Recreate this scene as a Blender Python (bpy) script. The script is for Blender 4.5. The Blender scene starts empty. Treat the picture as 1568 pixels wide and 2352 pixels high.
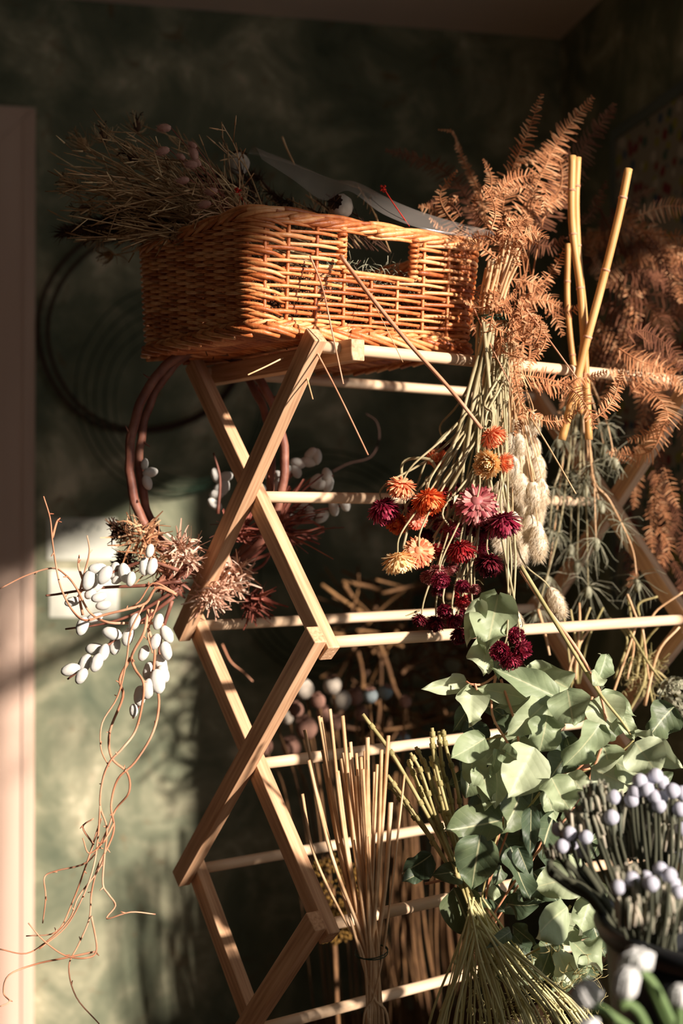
import bpy, bmesh, math, random
from mathutils import Vector, Matrix, noise
random.seed(7)
R = random.random
def U(a, b): return a + (b - a) * random.random()
V = Vector
sc = bpy.context.scene
COL = sc.collection

# ------------------------------------------------------------------ camera
FPX = 3000.0
CAMZ = 1.25
PITCH = math.atan(24 / FPX)
cam = bpy.data.cameras.new('camera'); camo = bpy.data.objects.new('camera', cam); COL.objects.link(camo)
camo.location = (0, 0, CAMZ); camo.rotation_euler = (math.pi / 2 + PITCH, 0, 0)
cam.sensor_fit = 'VERTICAL'; cam.sensor_height = 36; cam.sensor_width = 24
cam.lens = FPX / 2352 * 36
cam.clip_start = 0.05
cam.dof.use_dof = True; cam.dof.focus_distance = 1.52; cam.dof.aperture_fstop = 3.4
sc.camera = camo

# ------------------------------------------------------------------ world, lights, exposure
w = bpy.data.worlds.new('world'); sc.world = w; w.use_nodes = True
w.node_tree.nodes['Background'].inputs[0].default_value = (0.8, 0.88, 1.0, 1)
w.node_tree.nodes['Background'].inputs[1].default_value = 0.5
sc.view_settings.view_transform = 'Standard'; sc.view_settings.look = 'None'
sc.view_settings.gamma = 1; sc.view_settings.use_curve_mapping = False
sc.view_settings.exposure = 0.0
AZ, EL = math.radians(50), math.radians(18)
SUNV = V((math.sin(AZ) * math.cos(EL), -math.cos(AZ) * math.cos(EL), math.sin(EL)))
sun = bpy.data.lights.new('sun', 'SUN'); suno = bpy.data.objects.new('sun', sun); COL.objects.link(suno)
sun.energy = 9.5; sun.color = (1.0, 0.86, 0.765); sun.angle = math.radians(2.0)
suno.rotation_euler = SUNV.to_track_quat('Z', 'Y').to_euler(); suno.location = (3, -2, 3)

# room frame: K = far right corner, a runs left along the back wall, b runs along the right wall towards the camera
TH = math.radians(12)
E1 = V((-math.cos(TH), -math.sin(TH), 0)); D1 = V((math.sin(TH), -math.cos(TH), 0)); K = V((.58, 3.45, 0))
def rm(a, b, z): return K + E1 * a + D1 * b + V((0, 0, z))
CEIL = 2.53
def area(name, loc, direction, sx, sy, power, colr):
    l = bpy.data.lights.new(name, 'AREA'); o = bpy.data.objects.new(name, l); COL.objects.link(o)
    l.shape = 'RECTANGLE'; l.size = sx; l.size_y = sy; l.energy = power; l.color = colr
    o.location = loc; o.rotation_euler = (-V(direction)).to_track_quat('Z', 'Y').to_euler()
    return o
area('window_skylight', rm(-.02, 3.3, 1.45), E1, 2.2, 1.3, 3.4, (1.0, .95, .86))
area('fill_behind_camera', rm(1.5, 4.9, 1.5), -D1, 2.0, 1.5, 2.7, (1.0, .93, .84))  # added soft fill lamp; the wall behind the camera has no opening

# ------------------------------------------------------------------ helpers
def P(px, py, Y):
    x = (px - 784) / FPX; y = (1176 - py) / FPX
    d = V((x, math.cos(PITCH) - y * math.sin(PITCH), math.sin(PITCH) + y * math.cos(PITCH)))
    return V((0, 0, CAMZ)) + d * (Y / d.y)
def smooth(pts, n=4):
    """Catmull-Rom through pts"""
    if len(pts) < 3: 
        return [pts[0].lerp(pts[-1], i / n) for i in range(n + 1)]
    q = [pts[0] * 2 - pts[1]] + list(pts) + [pts[-1] * 2 - pts[-2]]
    out = []
    for i in range(1, len(q) - 2):
        a, b, c, d = q[i - 1], q[i], q[i + 1], q[i + 2]
        for k in range(n):
            t = k / n
            out.append(.5 * ((2 * b) + (c - a) * t + (2 * a - 5 * b + 4 * c - d) * t * t + (3 * b - a - 3 * c + d) * t ** 3))
    out.append(q[-2]); return out
def PL(px, Y, dY=0.0, n=4):
    """pixel polyline -> smooth 3D curve; Y number or list"""
    pts = []
    for i, p in enumerate(px):
        y = Y[min(i, len(Y) - 1)] if isinstance(Y, (list, tuple)) else Y
        if len(p) == 3: y = p[2]
        pts.append(P(p[0], p[1], y + U(-dY, dY)))
    return smooth(pts, n)
def rv(s=1.0): return V((U(-s, s), U(-s, s), U(-s, s)))

class MB:
    def __init__(s): s.v = []; s.f = []; s.uv = {}
    def tube(s, pts, r, seg=6, cap=True, r2=None, taper=None):
        n = len(pts)
        if n < 2: return
        def rad(i):
            t = i / (n - 1)
            if taper: return r * taper(t)
            return r + (r2 - r) * t if r2 is not None else r
        t0 = (pts[1] - pts[0]).normalized()
        up = V((0, 0, 1)) if abs(t0.z) < .9 else V((1, 0, 0))
        nn = t0.cross(up).normalized()
        base = len(s.v); 
        for i in range(n):
            if i == 0: t = pts[1] - pts[0]
            elif i == n - 1: t = pts[-1] - pts[-2]
            else: t = pts[i + 1] - pts[i - 1]
            if t.length < 1e-9: t = t0
            t = t.normalized(); t0 = t
            nn = (nn - t * nn.dot(t))
            if nn.length < 1e-6: nn = t.orthogonal()
            nn.normalize(); bb = t.cross(nn); rr = rad(i)
            for k in range(seg):
                a = 2 * math.pi * k / seg
                s.v.append(pts[i] + (nn * math.cos(a) + bb * math.sin(a)) * rr)
        for i in range(n - 1):
            for k in range(seg):
                a = base + i * seg + k; b = base + i * seg + (k + 1) % seg
                s.f.append((a, b, b + seg, a + seg))
        if cap:
            s.f.append(tuple(base + k for k in reversed(range(seg))))
            s.f.append(tuple(base + (n - 1) * seg + k for k in range(seg)))
    def ell(s, c, ax, ra, rb, nu=8, nv=6, rough=0.0):
        """ellipsoid: long radius ra along ax, rb across"""
        ax = ax.normalized(); x = ax.orthogonal().normalized(); y = ax.cross(x)
        base = len(s.v)
        for j in range(nv + 1):
            th = math.pi * j / nv
            for k in range(nu):
                a = 2 * math.pi * k / nu; q = 1 + U(-rough, rough)
                s.v.append(c + ax * (math.cos(th) * ra) + (x * math.cos(a) + y * math.sin(a)) * (math.sin(th) * rb * q + 1e-6))
        for j in range(nv):
            for k in range(nu):
                a = base + j * nu + k; b = base + j * nu + (k + 1) % nu
                s.f.append((a, a + nu, b + nu, b))
    def spike(s, p, q, wd):
        d = (q - p); x = d.orthogonal().normalized() * wd
        b = len(s.v); s.v += [p + x, p - x, q]; s.f.append((b, b + 1, b + 2))
        y = d.cross(x).normalized() * wd
        b = len(s.v); s.v += [p + y, p - y, q]; s.f.append((b, b + 1, b + 2))
    def strip(s, pts, side, wfun, fold=0.3, nrm=None):
        """leaflet: folded ribbon along pts"""
        n = len(pts); base = len(s.v)
        for i, p in enumerate(pts):
            t = i / (n - 1); wd = wfun(t)
            tg = (pts[min(i + 1, n - 1)] - pts[max(i - 1, 0)])
            up = tg.cross(side)
            up = up.normalized() if up.length > 1e-9 else V((0, 0, 1))
            s.v += [p + side * wd + up * wd * fold, p, p - side * wd + up * wd * fold]
        for i in range(n - 1):
            a = base + 3 * i
            s.f.append((a, a + 1, a + 4, a + 3)); s.f.append((a + 1, a + 2, a + 5, a + 4))
    def box(s, c, X, Y, Z):
        b = len(s.v)
        for i in (-1, 1):
            for j in (-1, 1):
                for k in (-1, 1): s.v.append(c + X * i + Y * j + Z * k)
        for f in ((0, 1, 3, 2), (4, 6, 7, 5), (0, 4, 5, 1), (2, 3, 7, 6), (0, 2, 6, 4), (1, 5, 7, 3)):
            s.f.append(tuple(b + i for i in f))
    def mesh(s, name, m, smooth_=True, org=V((0, 0, 0))):
        me = bpy.data.meshes.new(name)
        me.from_pydata([tuple(v - org) for v in s.v], [], s.f)
        if smooth_: me.polygons.foreach_set('use_smooth', [True] * len(me.polygons))
        if m: me.materials.append(m)
        me.update(); return me
    def build(s, name, m, parent=None, smooth_=True):
        org = V(parent['_o']) if parent is not None else V((0, 0, 0))
        if parent is None and s.v:
            org = sum(s.v, V((0, 0, 0))) / len(s.v)
        o = bpy.data.objects.new(name, s.mesh(name, m, smooth_, org)); COL.objects.link(o)
        if parent is None: o.location = org
        else: o.parent = parent; o['_o'] = tuple(org)
        if parent is None: o['_o'] = tuple(org)
        return o
def tag(o, label=None, cat=None, group=None, kind=None):
    if label: o['label'] = label
    if cat: o['category'] = cat
    if group: o['group'] = group
    if kind: o['kind'] = kind
    return o
def thing(name, label, cat, loc, group=None):
    o = bpy.data.objects.new(name, None); COL.objects.link(o); o.location = loc; o['_o'] = tuple(loc)
    o.empty_display_size = .02
    return tag(o, label, cat, group)
def inst(name, me, parent, loc, rot=None, scale=1.0):
    """mesh placed at world loc with rotation matrix rot under parent"""
    o = bpy.data.objects.new(name, me); COL.objects.link(o)
    if parent is not None: o.parent = parent; loc = V(loc) - V(parent['_o'])
    m = (rot.to_4x4() if rot else Matrix.Identity(4))
    s3 = scale if hasattr(scale, '__len__') else (scale,) * 3
    o.matrix_local = Matrix.Translation(loc) @ m @ Matrix.Diagonal((*s3, 1))
    return o
def frame(z, xh=None):
    """rotation whose Z axis is z"""
    z = z.normalized(); xh = xh or rv()
    x = (xh - z * xh.dot(z))
    x = x.normalized() if x.length > 1e-6 else z.orthogonal().normalized()
    y = z.cross(x); return Matrix((x, y, z)).transposed()

# ------------------------------------------------------------------ materials
def C(r, g, b):
    f = lambda c: (c / 255 / 12.92) if c / 255 <= .04045 else ((c / 255 + .055) / 1.055) ** 2.4
    return (f(r), f(g), f(b), 1)
def mat(name, cols, rough=.75, isl=1.0, nz=.4, scale=60, stretch=(1, 1, 1), bump=0.0, bscale=None, transl=0.0, spec=.25, kind='noise', sheen=0):
    m = bpy.data.materials.new(name); m.use_nodes = True; nt = m.node_tree; N = nt.nodes; L = nt.links
    bs = N['Principled BSDF']; bs.inputs['Roughness'].default_value = rough
    bs.inputs['Specular IOR Level'].default_value = spec
    tc = N.new('ShaderNodeTexCoord'); mp = N.new('ShaderNodeMapping'); mp.inputs['Scale'].default_value = stretch
    L.new(tc.outputs['Object'], mp.inputs[0])
    no = N.new('ShaderNodeTexNoise'); no.inputs['Scale'].default_value = scale; no.inputs['Detail'].default_value = 4
    L.new(mp.outputs[0], no.inputs['Vector'])
    g = N.new('ShaderNodeNewGeometry')
    # fac = isl*(rand-.5) + nz*2*(noise-.5) + .5
    a = N.new('ShaderNodeMath'); a.operation = 'MULTIPLY_ADD'; a.inputs[1].default_value = isl; a.inputs[2].default_value = .5 - isl / 2
    L.new(g.outputs['Random Per Island'], a.inputs[0])
    b = N.new('ShaderNodeMath'); b.operation = 'MULTIPLY_ADD'; b.inputs[1].default_value = nz * 2.5; b.inputs[2].default_value = -nz * 1.25
    L.new(no.outputs[0], b.inputs[0])
    c = N.new('ShaderNodeMath'); c.operation = 'ADD'; c.use_clamp = True
    L.new(a.outputs[0], c.inputs[0]); L.new(b.outputs[0], c.inputs[1])
    rp = N.new('ShaderNodeValToRGB'); e = rp.color_ramp.elements
    while len(e) < len(cols): e.new(.5)
    for i, cc in enumerate(cols): e[i].position = i / max(1, len(cols) - 1); e[i].color = cc
    L.new(c.outputs[0], rp.inputs[0]); L.new(rp.outputs[0], bs.inputs['Base Color'])
    if bump:
        bp = N.new('ShaderNodeBump'); bp.inputs['Strength'].default_value = bump; bp.inputs['Distance'].default_value = .002
        n2 = N.new('ShaderNodeTexNoise'); n2.inputs['Scale'].default_value = bscale or scale * 3; n2.inputs['Detail'].default_value = 5
        L.new(mp.outputs[0], n2.inputs['Vector']); L.new(n2.outputs[0], bp.inputs['Height']); L.new(bp.outputs[0], bs.inputs['Normal'])
    if transl:
        tr = N.new('ShaderNodeBsdfTranslucent'); L.new(rp.outputs[0], tr.inputs[0])
        mx = N.new('ShaderNodeMixShader'); mx.inputs[0].default_value = transl
        out = N['Material Output']; L.new(bs.outputs[0], mx.inputs[1]); L.new(tr.outputs[0], mx.inputs[2]); L.new(mx.outputs[0], out.inputs[0])
    return m
M = {}
M['pine'] = mat('pine_wood', [C(166, 124, 92), C(206, 164, 126), C(228, 192, 154)], .6, 0, .75, 9, (1, 22, 22), bump=.25, bscale=20)
M['pine_dowel'] = mat('pale_dowel_wood', [C(206, 170, 130), C(238, 212, 180)], .55, 0, .6, 8, (1, 16, 16), bump=.15)
M['wicker'] = mat('wicker', [C(142, 72, 34), C(192, 110, 58), C(222, 150, 92), C(238, 184, 132)], .42, .75, .3, 120, bump=.3, spec=.5)
M['fern'] = mat('dried_fern', [C(126, 76, 48), C(182, 124, 82), C(226, 182, 138)], .8, .6, .5, 40, transl=.2)
M['fern_shade'] = mat('shaded_dried_fern', [C(72, 40, 26), C(108, 66, 44), C(140, 94, 66)], .85, .6, .5, 40, transl=.15)  # fern darkened in colour to stand in for shade
M['straw'] = mat('straw', [C(150, 106, 66), C(206, 166, 122), C(232, 202, 164)], .6, .8, .6, 25, bump=.3, spec=.3)
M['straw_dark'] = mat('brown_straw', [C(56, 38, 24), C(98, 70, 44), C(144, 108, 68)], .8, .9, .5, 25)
M['greystem'] = mat('pale_stem', [C(112, 104, 74), C(158, 148, 112), C(196, 184, 150)], .7, .8, .5, 40)
M['greenstalk'] = mat('green_stalk', [C(110, 106, 64), C(156, 146, 96), C(192, 176, 128)], .65, .7, .6, 30)
M['bamboo'] = mat('cane', [C(150, 100, 48), C(196, 146, 84), C(216, 176, 116)], .5, .5, .6, 14, bump=.2, spec=.4)
M['bunny'] = mat('bunny_tail_fluff', [C(228, 210, 178), C(244, 232, 208), C(252, 246, 232)], .95, .3, .6, 160, bump=.35, bscale=500, transl=.25)
M['bunny_pink'] = mat('pink_bunny_tail', [C(176, 128, 112), C(222, 176, 158)], .95, .5, .4, 80, transl=.25)
M['catkin'] = mat('catkin_fluff', [C(196, 196, 186), C(226, 226, 216), C(244, 243, 236)], .95, .6, .5, 200, bump=.5, bscale=900)
M['twig'] = mat('willow_twig', [C(150, 90, 62), C(196, 138, 104), C(222, 180, 150)], .6, .7, .6, 20, spec=.35)
M['bark'] = mat('bent_branch', [C(72, 38, 30), C(122, 74, 58), C(160, 112, 90)], .55, .4, .8, 30, bump=.5, bscale=90, spec=.4)
M['dark_twig'] = mat('dark_vine', [C(44, 30, 24), C(74, 52, 42)], .8)
M['dry'] = mat('dried_bract', [C(128, 80, 52), C(186, 138, 100), C(222, 188, 150)], .85, .9, .4, 60, transl=.1)
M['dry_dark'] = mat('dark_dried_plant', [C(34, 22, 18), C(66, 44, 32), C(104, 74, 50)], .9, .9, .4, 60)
M['dry_pale'] = mat('pale_dried_floret', [C(176, 128, 104), C(216, 176, 150), C(240, 218, 196)], .85, .9, .4, 60, transl=.1)
M['hay'] = mat('dry_grass', [C(104, 76, 48), C(166, 132, 92), C(226, 198, 152)], .8, .9, .4, 60)
M['redplant'] = mat('red_dried_leaf', [C(84, 42, 34), C(132, 72, 58), C(178, 116, 98)], .8, .8, .4, 60)
M['redbud'] = mat('red_bud', [C(150, 20, 14), C(190, 50, 30)], .7)
M['pod'] = mat('poppy_pod', [C(132, 120, 106), C(178, 168, 152), C(206, 196, 178)], .8, .5, .6, 60, bump=.2)
M['pod_blue'] = mat('blue_grey_poppy_pod', [C(104, 116, 118), C(146, 158, 158)], .8, .5, .5, 60)
M['pod_brown'] = mat('brown_poppy_pod', [C(120, 84, 70), C(158, 122, 104)], .8, .5, .5, 60)
M['mist'] = mat('feathery_green', [C(110, 112, 88), C(158, 158, 132), C(194, 190, 164)], .8, .8, .4, 60, transl=.15)
M['ball'] = mat('silver_ball', [C(140, 146, 164), C(180, 182, 194), C(206, 204, 208)], .85, .4, .3, 60)
M['bstem'] = mat('dark_furry_stem', [C(50, 56, 46), C(84, 84, 66)], .95, .5, .4, 90)
M['bgrey'] = mat('furry_grey_green', [C(92, 98, 84), C(140, 138, 118), C(196, 186, 166)], .95, .9, .4, 90)
M['lit_stalk'] = mat('lit_green_stalk', [C(150, 146, 92), C(196, 190, 136), C(222, 214, 170)], .65, .7, .5, 40)  # stalk green made paler so the bottom stems look sunlit
M['paper'] = mat('paper_card', [C(206, 208, 190), C(224, 226, 210)], .8, 0, .6, 20)
M['wire'] = mat('green_wire', [C(30, 52, 38), C(40, 66, 48)], .5)
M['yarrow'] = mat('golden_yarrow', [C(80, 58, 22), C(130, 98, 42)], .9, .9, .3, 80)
M['vase'] = mat('grey_ceramic', [C(110, 108, 104), C(130, 128, 122)], .4, 0, .4, 8)
M['bucket'] = mat('black_plastic', [C(24, 26, 28), C(34, 36, 38)], .42, 0, .5, 6, spec=.5)
M['table'] = mat('brown_table_wood', [C(70, 46, 30), C(104, 72, 48)], .6, 0, .7, 6, (1, 14, 14))
M['casing'] = mat('pale_painted_casing', [C(200, 172, 152), C(214, 188, 168)], .6, 0, .8, 3, (6, 6, .6))
M['doorleaf'] = mat('grey_door', [C(96, 104, 98), C(112, 120, 112)], .6, 0, .4, 2)
M['ceiling'] = mat('ceiling_paint', [C(222, 206, 190), C(230, 214, 198)], .9, 0, .4, 3)
M['floor'] = mat('floor_boards', [C(84, 60, 42), C(120, 88, 62)], .6, 0, .7, 2, (1, 10, 1))
M['dwall'] = mat('room_paint', [C(78, 72, 58), C(90, 84, 68)], .9, 0, .4, 2)
M['white_bloom'] = mat('white_bloom', [C(220, 224, 222), C(246, 246, 240)], .7, .4, .4, 60, transl=.2)
M['fresh_green'] = mat('fresh_green_stem', [C(76, 104, 60), C(118, 140, 88)], .6, .4, .4, 40)
for nm, cs in dict(sf_peach=[C(226, 106, 70), C(242, 150, 104), C(250, 208, 158)], sf_orange=[C(206, 70, 30), C(232, 110, 56), C(246, 170, 104)],
                   sf_magenta=[C(86, 10, 32), C(146, 26, 58), C(196, 90, 108)], sf_red=[C(110, 8, 18), C(168, 28, 36), C(214, 96, 92)],
                   sf_dusky=[C(122, 34, 48), C(172, 86, 88), C(226, 176, 164)], sf_cream=[C(240, 178, 108), C(248, 216, 158), C(252, 236, 196)],
                   sf_dark=[C(52, 6, 18), C(96, 14, 30), C(150, 54, 66)], sf_salmon=[C(206, 76, 56), C(232, 116, 84), C(244, 172, 140)]).items():
    M[nm] = mat(nm, cs, .5, 1.0, .3, 200, transl=.2, spec=.4)
M['sf_centre'] = mat('flower_centre', [C(150, 96, 30), C(190, 138, 50)], .9, .8, .4, 300)
M['sf_back'] = mat('flower_back', [C(214, 200, 160), C(236, 226, 196)], .6)

def plaster():
    m = bpy.data.materials.new('mottled_green_plaster'); m.use_nodes = True; nt = m.node_tree; N = nt.nodes; L = nt.links
    bs = N['Principled BSDF']; bs.inputs['Roughness'].default_value = .85; bs.inputs['Specular IOR Level'].default_value = .2
    tc = N.new('ShaderNodeTexCoord')
    n1 = N.new('ShaderNodeTexNoise'); n1.inputs['Scale'].default_value = 5.0; n1.inputs['Detail'].default_value = 7; n1.inputs['Roughness'].default_value = .62; n1.inputs['Distortion'].default_value = .5
    n2 = N.new('ShaderNodeTexNoise'); n2.inputs['Scale'].default_value = 17; n2.inputs['Detail'].default_value = 6; n2.inputs['Distortion'].default_value = 1.0
    L.new(tc.outputs['Object'], n1.inputs[0]); L.new(tc.outputs['Object'], n2.inputs[0])
    r1 = N.new('ShaderNodeValToRGB'); e = r1.color_ramp.elements
    e[0].position = .3; e[0].color = C(84, 94, 76); e[1].position = .70; e[1].color = C(214, 206, 176)
    x = e.new(.48); x.color = C(116, 121, 98); x = e.new(.6); x.color = C(156, 155, 128)
    r2 = N.new('ShaderNodeValToRGB'); e = r2.color_ramp.elements
    e[0].position = .62; e[0].color = (0, 0, 0, 1); e[1].position = .74; e[1].color = (1, 1, 1, 1)
    mx = N.new('ShaderNodeMixRGB'); mx.inputs[2].default_value = C(112, 80, 48)
    ml = N.new('ShaderNodeMath'); ml.operation = 'MULTIPLY'; ml.inputs[1].default_value = .55
    L.new(n1.outputs[0], r1.inputs[0]); L.new(n2.outputs[0], r2.inputs[0]); L.new(r2.outputs[0], ml.inputs[0]); L.new(ml.outputs[0], mx.inputs[0])
    L.new(r1.outputs[0], mx.inputs[1]); L.new(mx.outputs[0], bs.inputs['Base Color'])
    bp = N.new('ShaderNodeBump'); bp.inputs['Strength'].default_value = .3; bp.inputs['Distance'].default_value = .004
    L.new(n2.outputs[0], bp.inputs['Height']); L.new(bp.outputs[0], bs.inputs['Normal'])
    return m
M['plaster'] = plaster()

def leafmat(name, cols, under, transl=.22):
    m = bpy.data.materials.new(name); m.use_nodes = True; nt = m.node_tree; N = nt.nodes; L = nt.links
    bs = N['Principled BSDF']; bs.inputs['Roughness'].default_value = .5; bs.inputs['Specular IOR Level'].default_value = .45
    uv = N.new('ShaderNodeUVMap'); sp = N.new('ShaderNodeSeparateXYZ'); L.new(uv.outputs[0], sp.inputs[0])
    ab = N.new('ShaderNodeMath'); ab.operation = 'ABSOLUTE'; L.new(sp.outputs[0], ab.inputs[0])
    def mth(op, a, b=None, c=None):
        n = N.new('ShaderNodeMath'); n.operation = op
        for i, q in enumerate((a, b, c)):
            if q is None: continue
            if isinstance(q, (int, float)): n.inputs[i].default_value = q
            else: L.new(q, n.inputs[i])
        return n.outputs[0]
    ph = mth('MULTIPLY_ADD', ab.outputs[0], -.28, sp.outputs[1])
    sn = mth('ABSOLUTE', mth('SINE', mth('MULTIPLY', ph, 22.0)))
    vein = mth('LESS_THAN', sn, .10)
    mid = mth('LESS_THAN', ab.outputs[0], .045)
    vv = mth('MAXIMUM', mth('MULTIPLY', vein, .15), mid)
    tc = N.new('ShaderNodeTexCoord'); no = N.new('ShaderNodeTexNoise'); no.inputs['Scale'].default_value = 45; no.inputs['Detail'].default_value = 5
    L.new(tc.outputs['Object'], no.inputs[0])
    oi = N.new('ShaderNodeObjectInfo')
    fac = mth('ADD', mth('MULTIPLY', oi.outputs['Random'], .55), mth('MULTIPLY', no.outputs[0], .5))
    rp = N.new('ShaderNodeValToRGB'); e = rp.color_ramp.elements
    while len(e) < len(cols): e.new(.5)
    for i, cc in enumerate(cols): e[i].position = .15 + .7 * i / (len(cols) - 1); e[i].color = cc
    L.new(fac, rp.inputs[0])
    g = N.new('ShaderNodeNewGeometry')
    mb = N.new('ShaderNodeMixRGB'); L.new(g.outputs['Backfacing'], mb.inputs[0]); L.new(rp.outputs[0], mb.inputs[1]); mb.inputs[2].default_value = under
    mv = N.new('ShaderNodeMixRGB'); L.new(mth('MULTIPLY', vv, .45), mv.inputs[0]); L.new(mb.outputs[0], mv.inputs[1]); mv.inputs[2].default_value = C(206, 204, 160)
    L.new(mv.outputs[0], bs.inputs['Base Color'])
    h = mth('ADD', mth('MULTIPLY', sn, .25), mth('MULTIPLY', no.outputs[0], 2.0))
    bp = N.new('ShaderNodeBump'); bp.inputs['Strength'].default_value = .35; bp.inputs['Distance'].default_value = .0015
    L.new(h, bp.inputs['Height']); L.new(bp.outputs[0], bs.inputs['Normal'])
    tr = N.new('ShaderNodeBsdfTranslucent'); L.new(mv.outputs[0], tr.inputs[0])
    mx = N.new('ShaderNodeMixShader'); mx.inputs[0].default_value = transl
    L.new(bs.outputs[0], mx.inputs[1]); L.new(tr.outputs[0], mx.inputs[2]); L.new(mx.outputs[0], N['Material Output'].inputs[0])
    return m
M['leaf'] = leafmat('grey_green_leaf', [C(124, 142, 106), C(156, 170, 132), C(184, 194, 160)], C(186, 192, 164))
M['leaf_shade'] = leafmat('shaded_green_leaf', [C(50, 66, 50), C(76, 92, 66), C(104, 116, 82)], C(130, 138, 106), .12)  # same leaves as seen in shade, the dark tone is in the colour

# ------------------------------------------------------------------ the room
def room_box(mb, a0, a1, b0, b1, z0, z1):
    c = rm((a0 + a1) / 2, (b0 + b1) / 2, (z0 + z1) / 2)
    mb.box(c, E1 * (a1 - a0) / 2, D1 * (b1 - b0) / 2, V((0, 0, (z1 - z0) / 2)))
def struct(name, mb, m):
    o = mb.build(name, m, smooth_=False); o['kind'] = 'structure'; return o
AL, BL = 3.2, 5.4
WB0, WB1, WP0, WP1, WZ0, WZ1 = 1.26, 4.6, 1.96, 2.07, .55, 2.18
WZP = 1.93
mb = MB(); room_box(mb, -.15, AL + .15, -.15, 0, 0, CEIL + .1); struct('wall_back', mb, M['plaster'])
mb = MB(); room_box(mb, AL, AL + .15, 0, BL, 0, CEIL); struct('wall_left', mb, M['dwall'])
mb = MB(); room_box(mb, -.15, AL + .15, BL, BL + .15, 0, CEIL); struct('wall_front', mb, M['dwall'])
mb = MB()
WT = .06
room_box(mb, -WT, 0, 0, WB0, 0, CEIL); room_box(mb, -WT, 0, WB1, BL, 0, CEIL)
room_box(mb, -WT, 0, WB0, WB1, WZ1, CEIL); room_box(mb, -WT, 0, WB0, WB1, 0, WZ0); room_box(mb, -WT, 0, WP0, WP1, WZ0, WZ1)  # unseen pier between the panes, placed to shade the rack's far end
room_box(mb, -WT, 0, WB0, WP0, WZP, WZ1)  # unseen lowered head, added to keep sun off the far right ferns
struct('wall_right', mb, M['plaster'])
mb = MB(); room_box(mb, -.15, AL + .15, -.15, BL + .15, CEIL, CEIL + .12); struct('ceiling', mb, M['ceiling'])
mb = MB(); room_box(mb, -.15, AL + .15, -.15, BL + .15, -.1, 0); struct('floor', mb, M['floor'])
for nm, b0, b1 in (('window_1', WB0, WP0), ('window_2', WP1, WB1)):
    mb = MB()
    zt = WZP if nm == 'window_1' else WZ1
    for z in (WZ0 + .02, zt - .02): room_box(mb, -.05, -.01, b0, b1, z - .02, z + .02)
    for b in (b0 + .01, b1 - .01): room_box(mb, -.05, -.01, b - .01, b + .01, WZ0 + .04, zt - .04)
    if nm == 'window_1': room_box(mb, -.05, -.01, b0 + .02, b1 - .02, 1.60, 1.65)
    struct(nm, mb, M['casing'])
# door casing with mitred corner, on the back wall at the left
mb = MB(); A0, A1, W_, ZT, TK = 1.353, 2.25, .087, 2.25, .028
def prism(mb, poly, b0, b1):
    base = len(mb.v); n = len(poly)
    for b in (b0, b1):
        for (a, z) in poly: mb.v.append(rm(a, b, z))
    mb.f.append(tuple(base + i for i in range(n))); mb.f.append(tuple(base + n + i for i in reversed(range(n))))
    for i in range(n): mb.f.append((base + i, base + n + i, base + n + (i + 1) % n, base + (i + 1) % n))
prism(mb, [(A0, 0), (A0 + W_, 0), (A0 + W_, ZT - W_), (A0, ZT)], .0, TK)
prism(mb, [(A1, 0), (A1 - W_, 0), (A1 - W_, ZT - W_), (A1, ZT)], .0, TK)
g_ = .0012
prism(mb, [(A0 + g_, ZT), (A0 + W_ + g_, ZT - W_), (A1 - W_ - g_, ZT - W_), (A1 - g_, ZT)], .0, TK)
prism(mb, [(A0 + .01, .01), (A0 + .028, .01), (A0 + .028, ZT - .03), (A0 + .01, ZT - .012)], TK, TK + .004)
d = struct('door_1', mb, M['casing'])
mb = MB(); room_box(mb, A0 + W_, A1 - W_, .0, .012, .0, ZT - W_); dl = mb.build('door_leaf', M['doorleaf'], d, False)

# ------------------------------------------------------------------ clothes rack
AU = math.radians(35.5)
Uv = V((math.cos(AU), math.sin(AU), 0)); Wv = V((-math.sin(AU), math.cos(AU), 0)); UP = V((0, 0, 1))
RO = V((-.0345, 1.5, 0))
LEV = [CAMZ + .203, CAMZ - .139, CAMZ - .465, CAMZ - .80, .02]
RW, RT, RD, RLEN = .0245, .0175, .30, .665
def rk(s, t, z): return RO + Uv * s + Wv * t + V((0, 0, z))
rack = thing('folding_drying_rack', 'tall folding drying rack of pale pine bars and dowels carrying the wicker basket', 'drying rack', rk(.33, .15, 0))
def bar_mesh(L_, ww, tt, bev=.0014):
    bm = bmesh.new(); bmesh.ops.create_cube(bm, size=1)
    bmesh.ops.scale(bm, vec=(L_, tt, ww), verts=bm.verts)
    bmesh.ops.bevel(bm, geom=bm.edges[:], offset=bev, segments=2, affect='EDGES', profile=.5)
    me = bpy.data.meshes.new('bar'); bm.to_mesh(me); bm.free(); return me
def bar(name, p, q, ww, tt, axis, m, parent, ext=0.0):
    d = (q - p); L_ = d.length + 2 * ext; x = d.normalized(); y = axis.normalized(); z = x.cross(y).normalized(); y = z.cross(x)
    me = bar_mesh(L_, ww, tt); me.materials.append(m)
    # shift grain so every bar differs
    o = inst(name, me, parent, (p + q) / 2, Matrix((x, y, z)).transposed())
    return o
def dowel(name, p, q, r, m, parent):
    d = q - p; me_b = MB(); n = 24; L_ = d.length
    me_b.tube([V((-L_ / 2 + L_ * i / 12, 0, 0)) for i in range(13)], r, 20)
    me = me_b.mesh(name, m); x = d.normalized(); z = x.cross(V((0, 0, 1))).normalized(); 
    return inst(name, me, parent, (p + q) / 2, Matrix((x, z.cross(x) * -1, z * -1)).transposed())
for end, s0, sg in ((0, 0, 1), (1, RLEN, -1)):
    for i in range(4):
        zf0, zf1 = LEV[i], LEV[i + 1]
        bar('leg_bar', rk(s0, 0, zf0), rk(s0, RD, zf1), RW, RT, Uv, M['pine'], rack, .016)
        bar('leg_bar', rk(s0 + sg * (RT + .001), RD, zf0), rk(s0 + sg * (RT + .001), 0, zf1), RW, RT, Uv, M['pine'], rack, .016)
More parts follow.
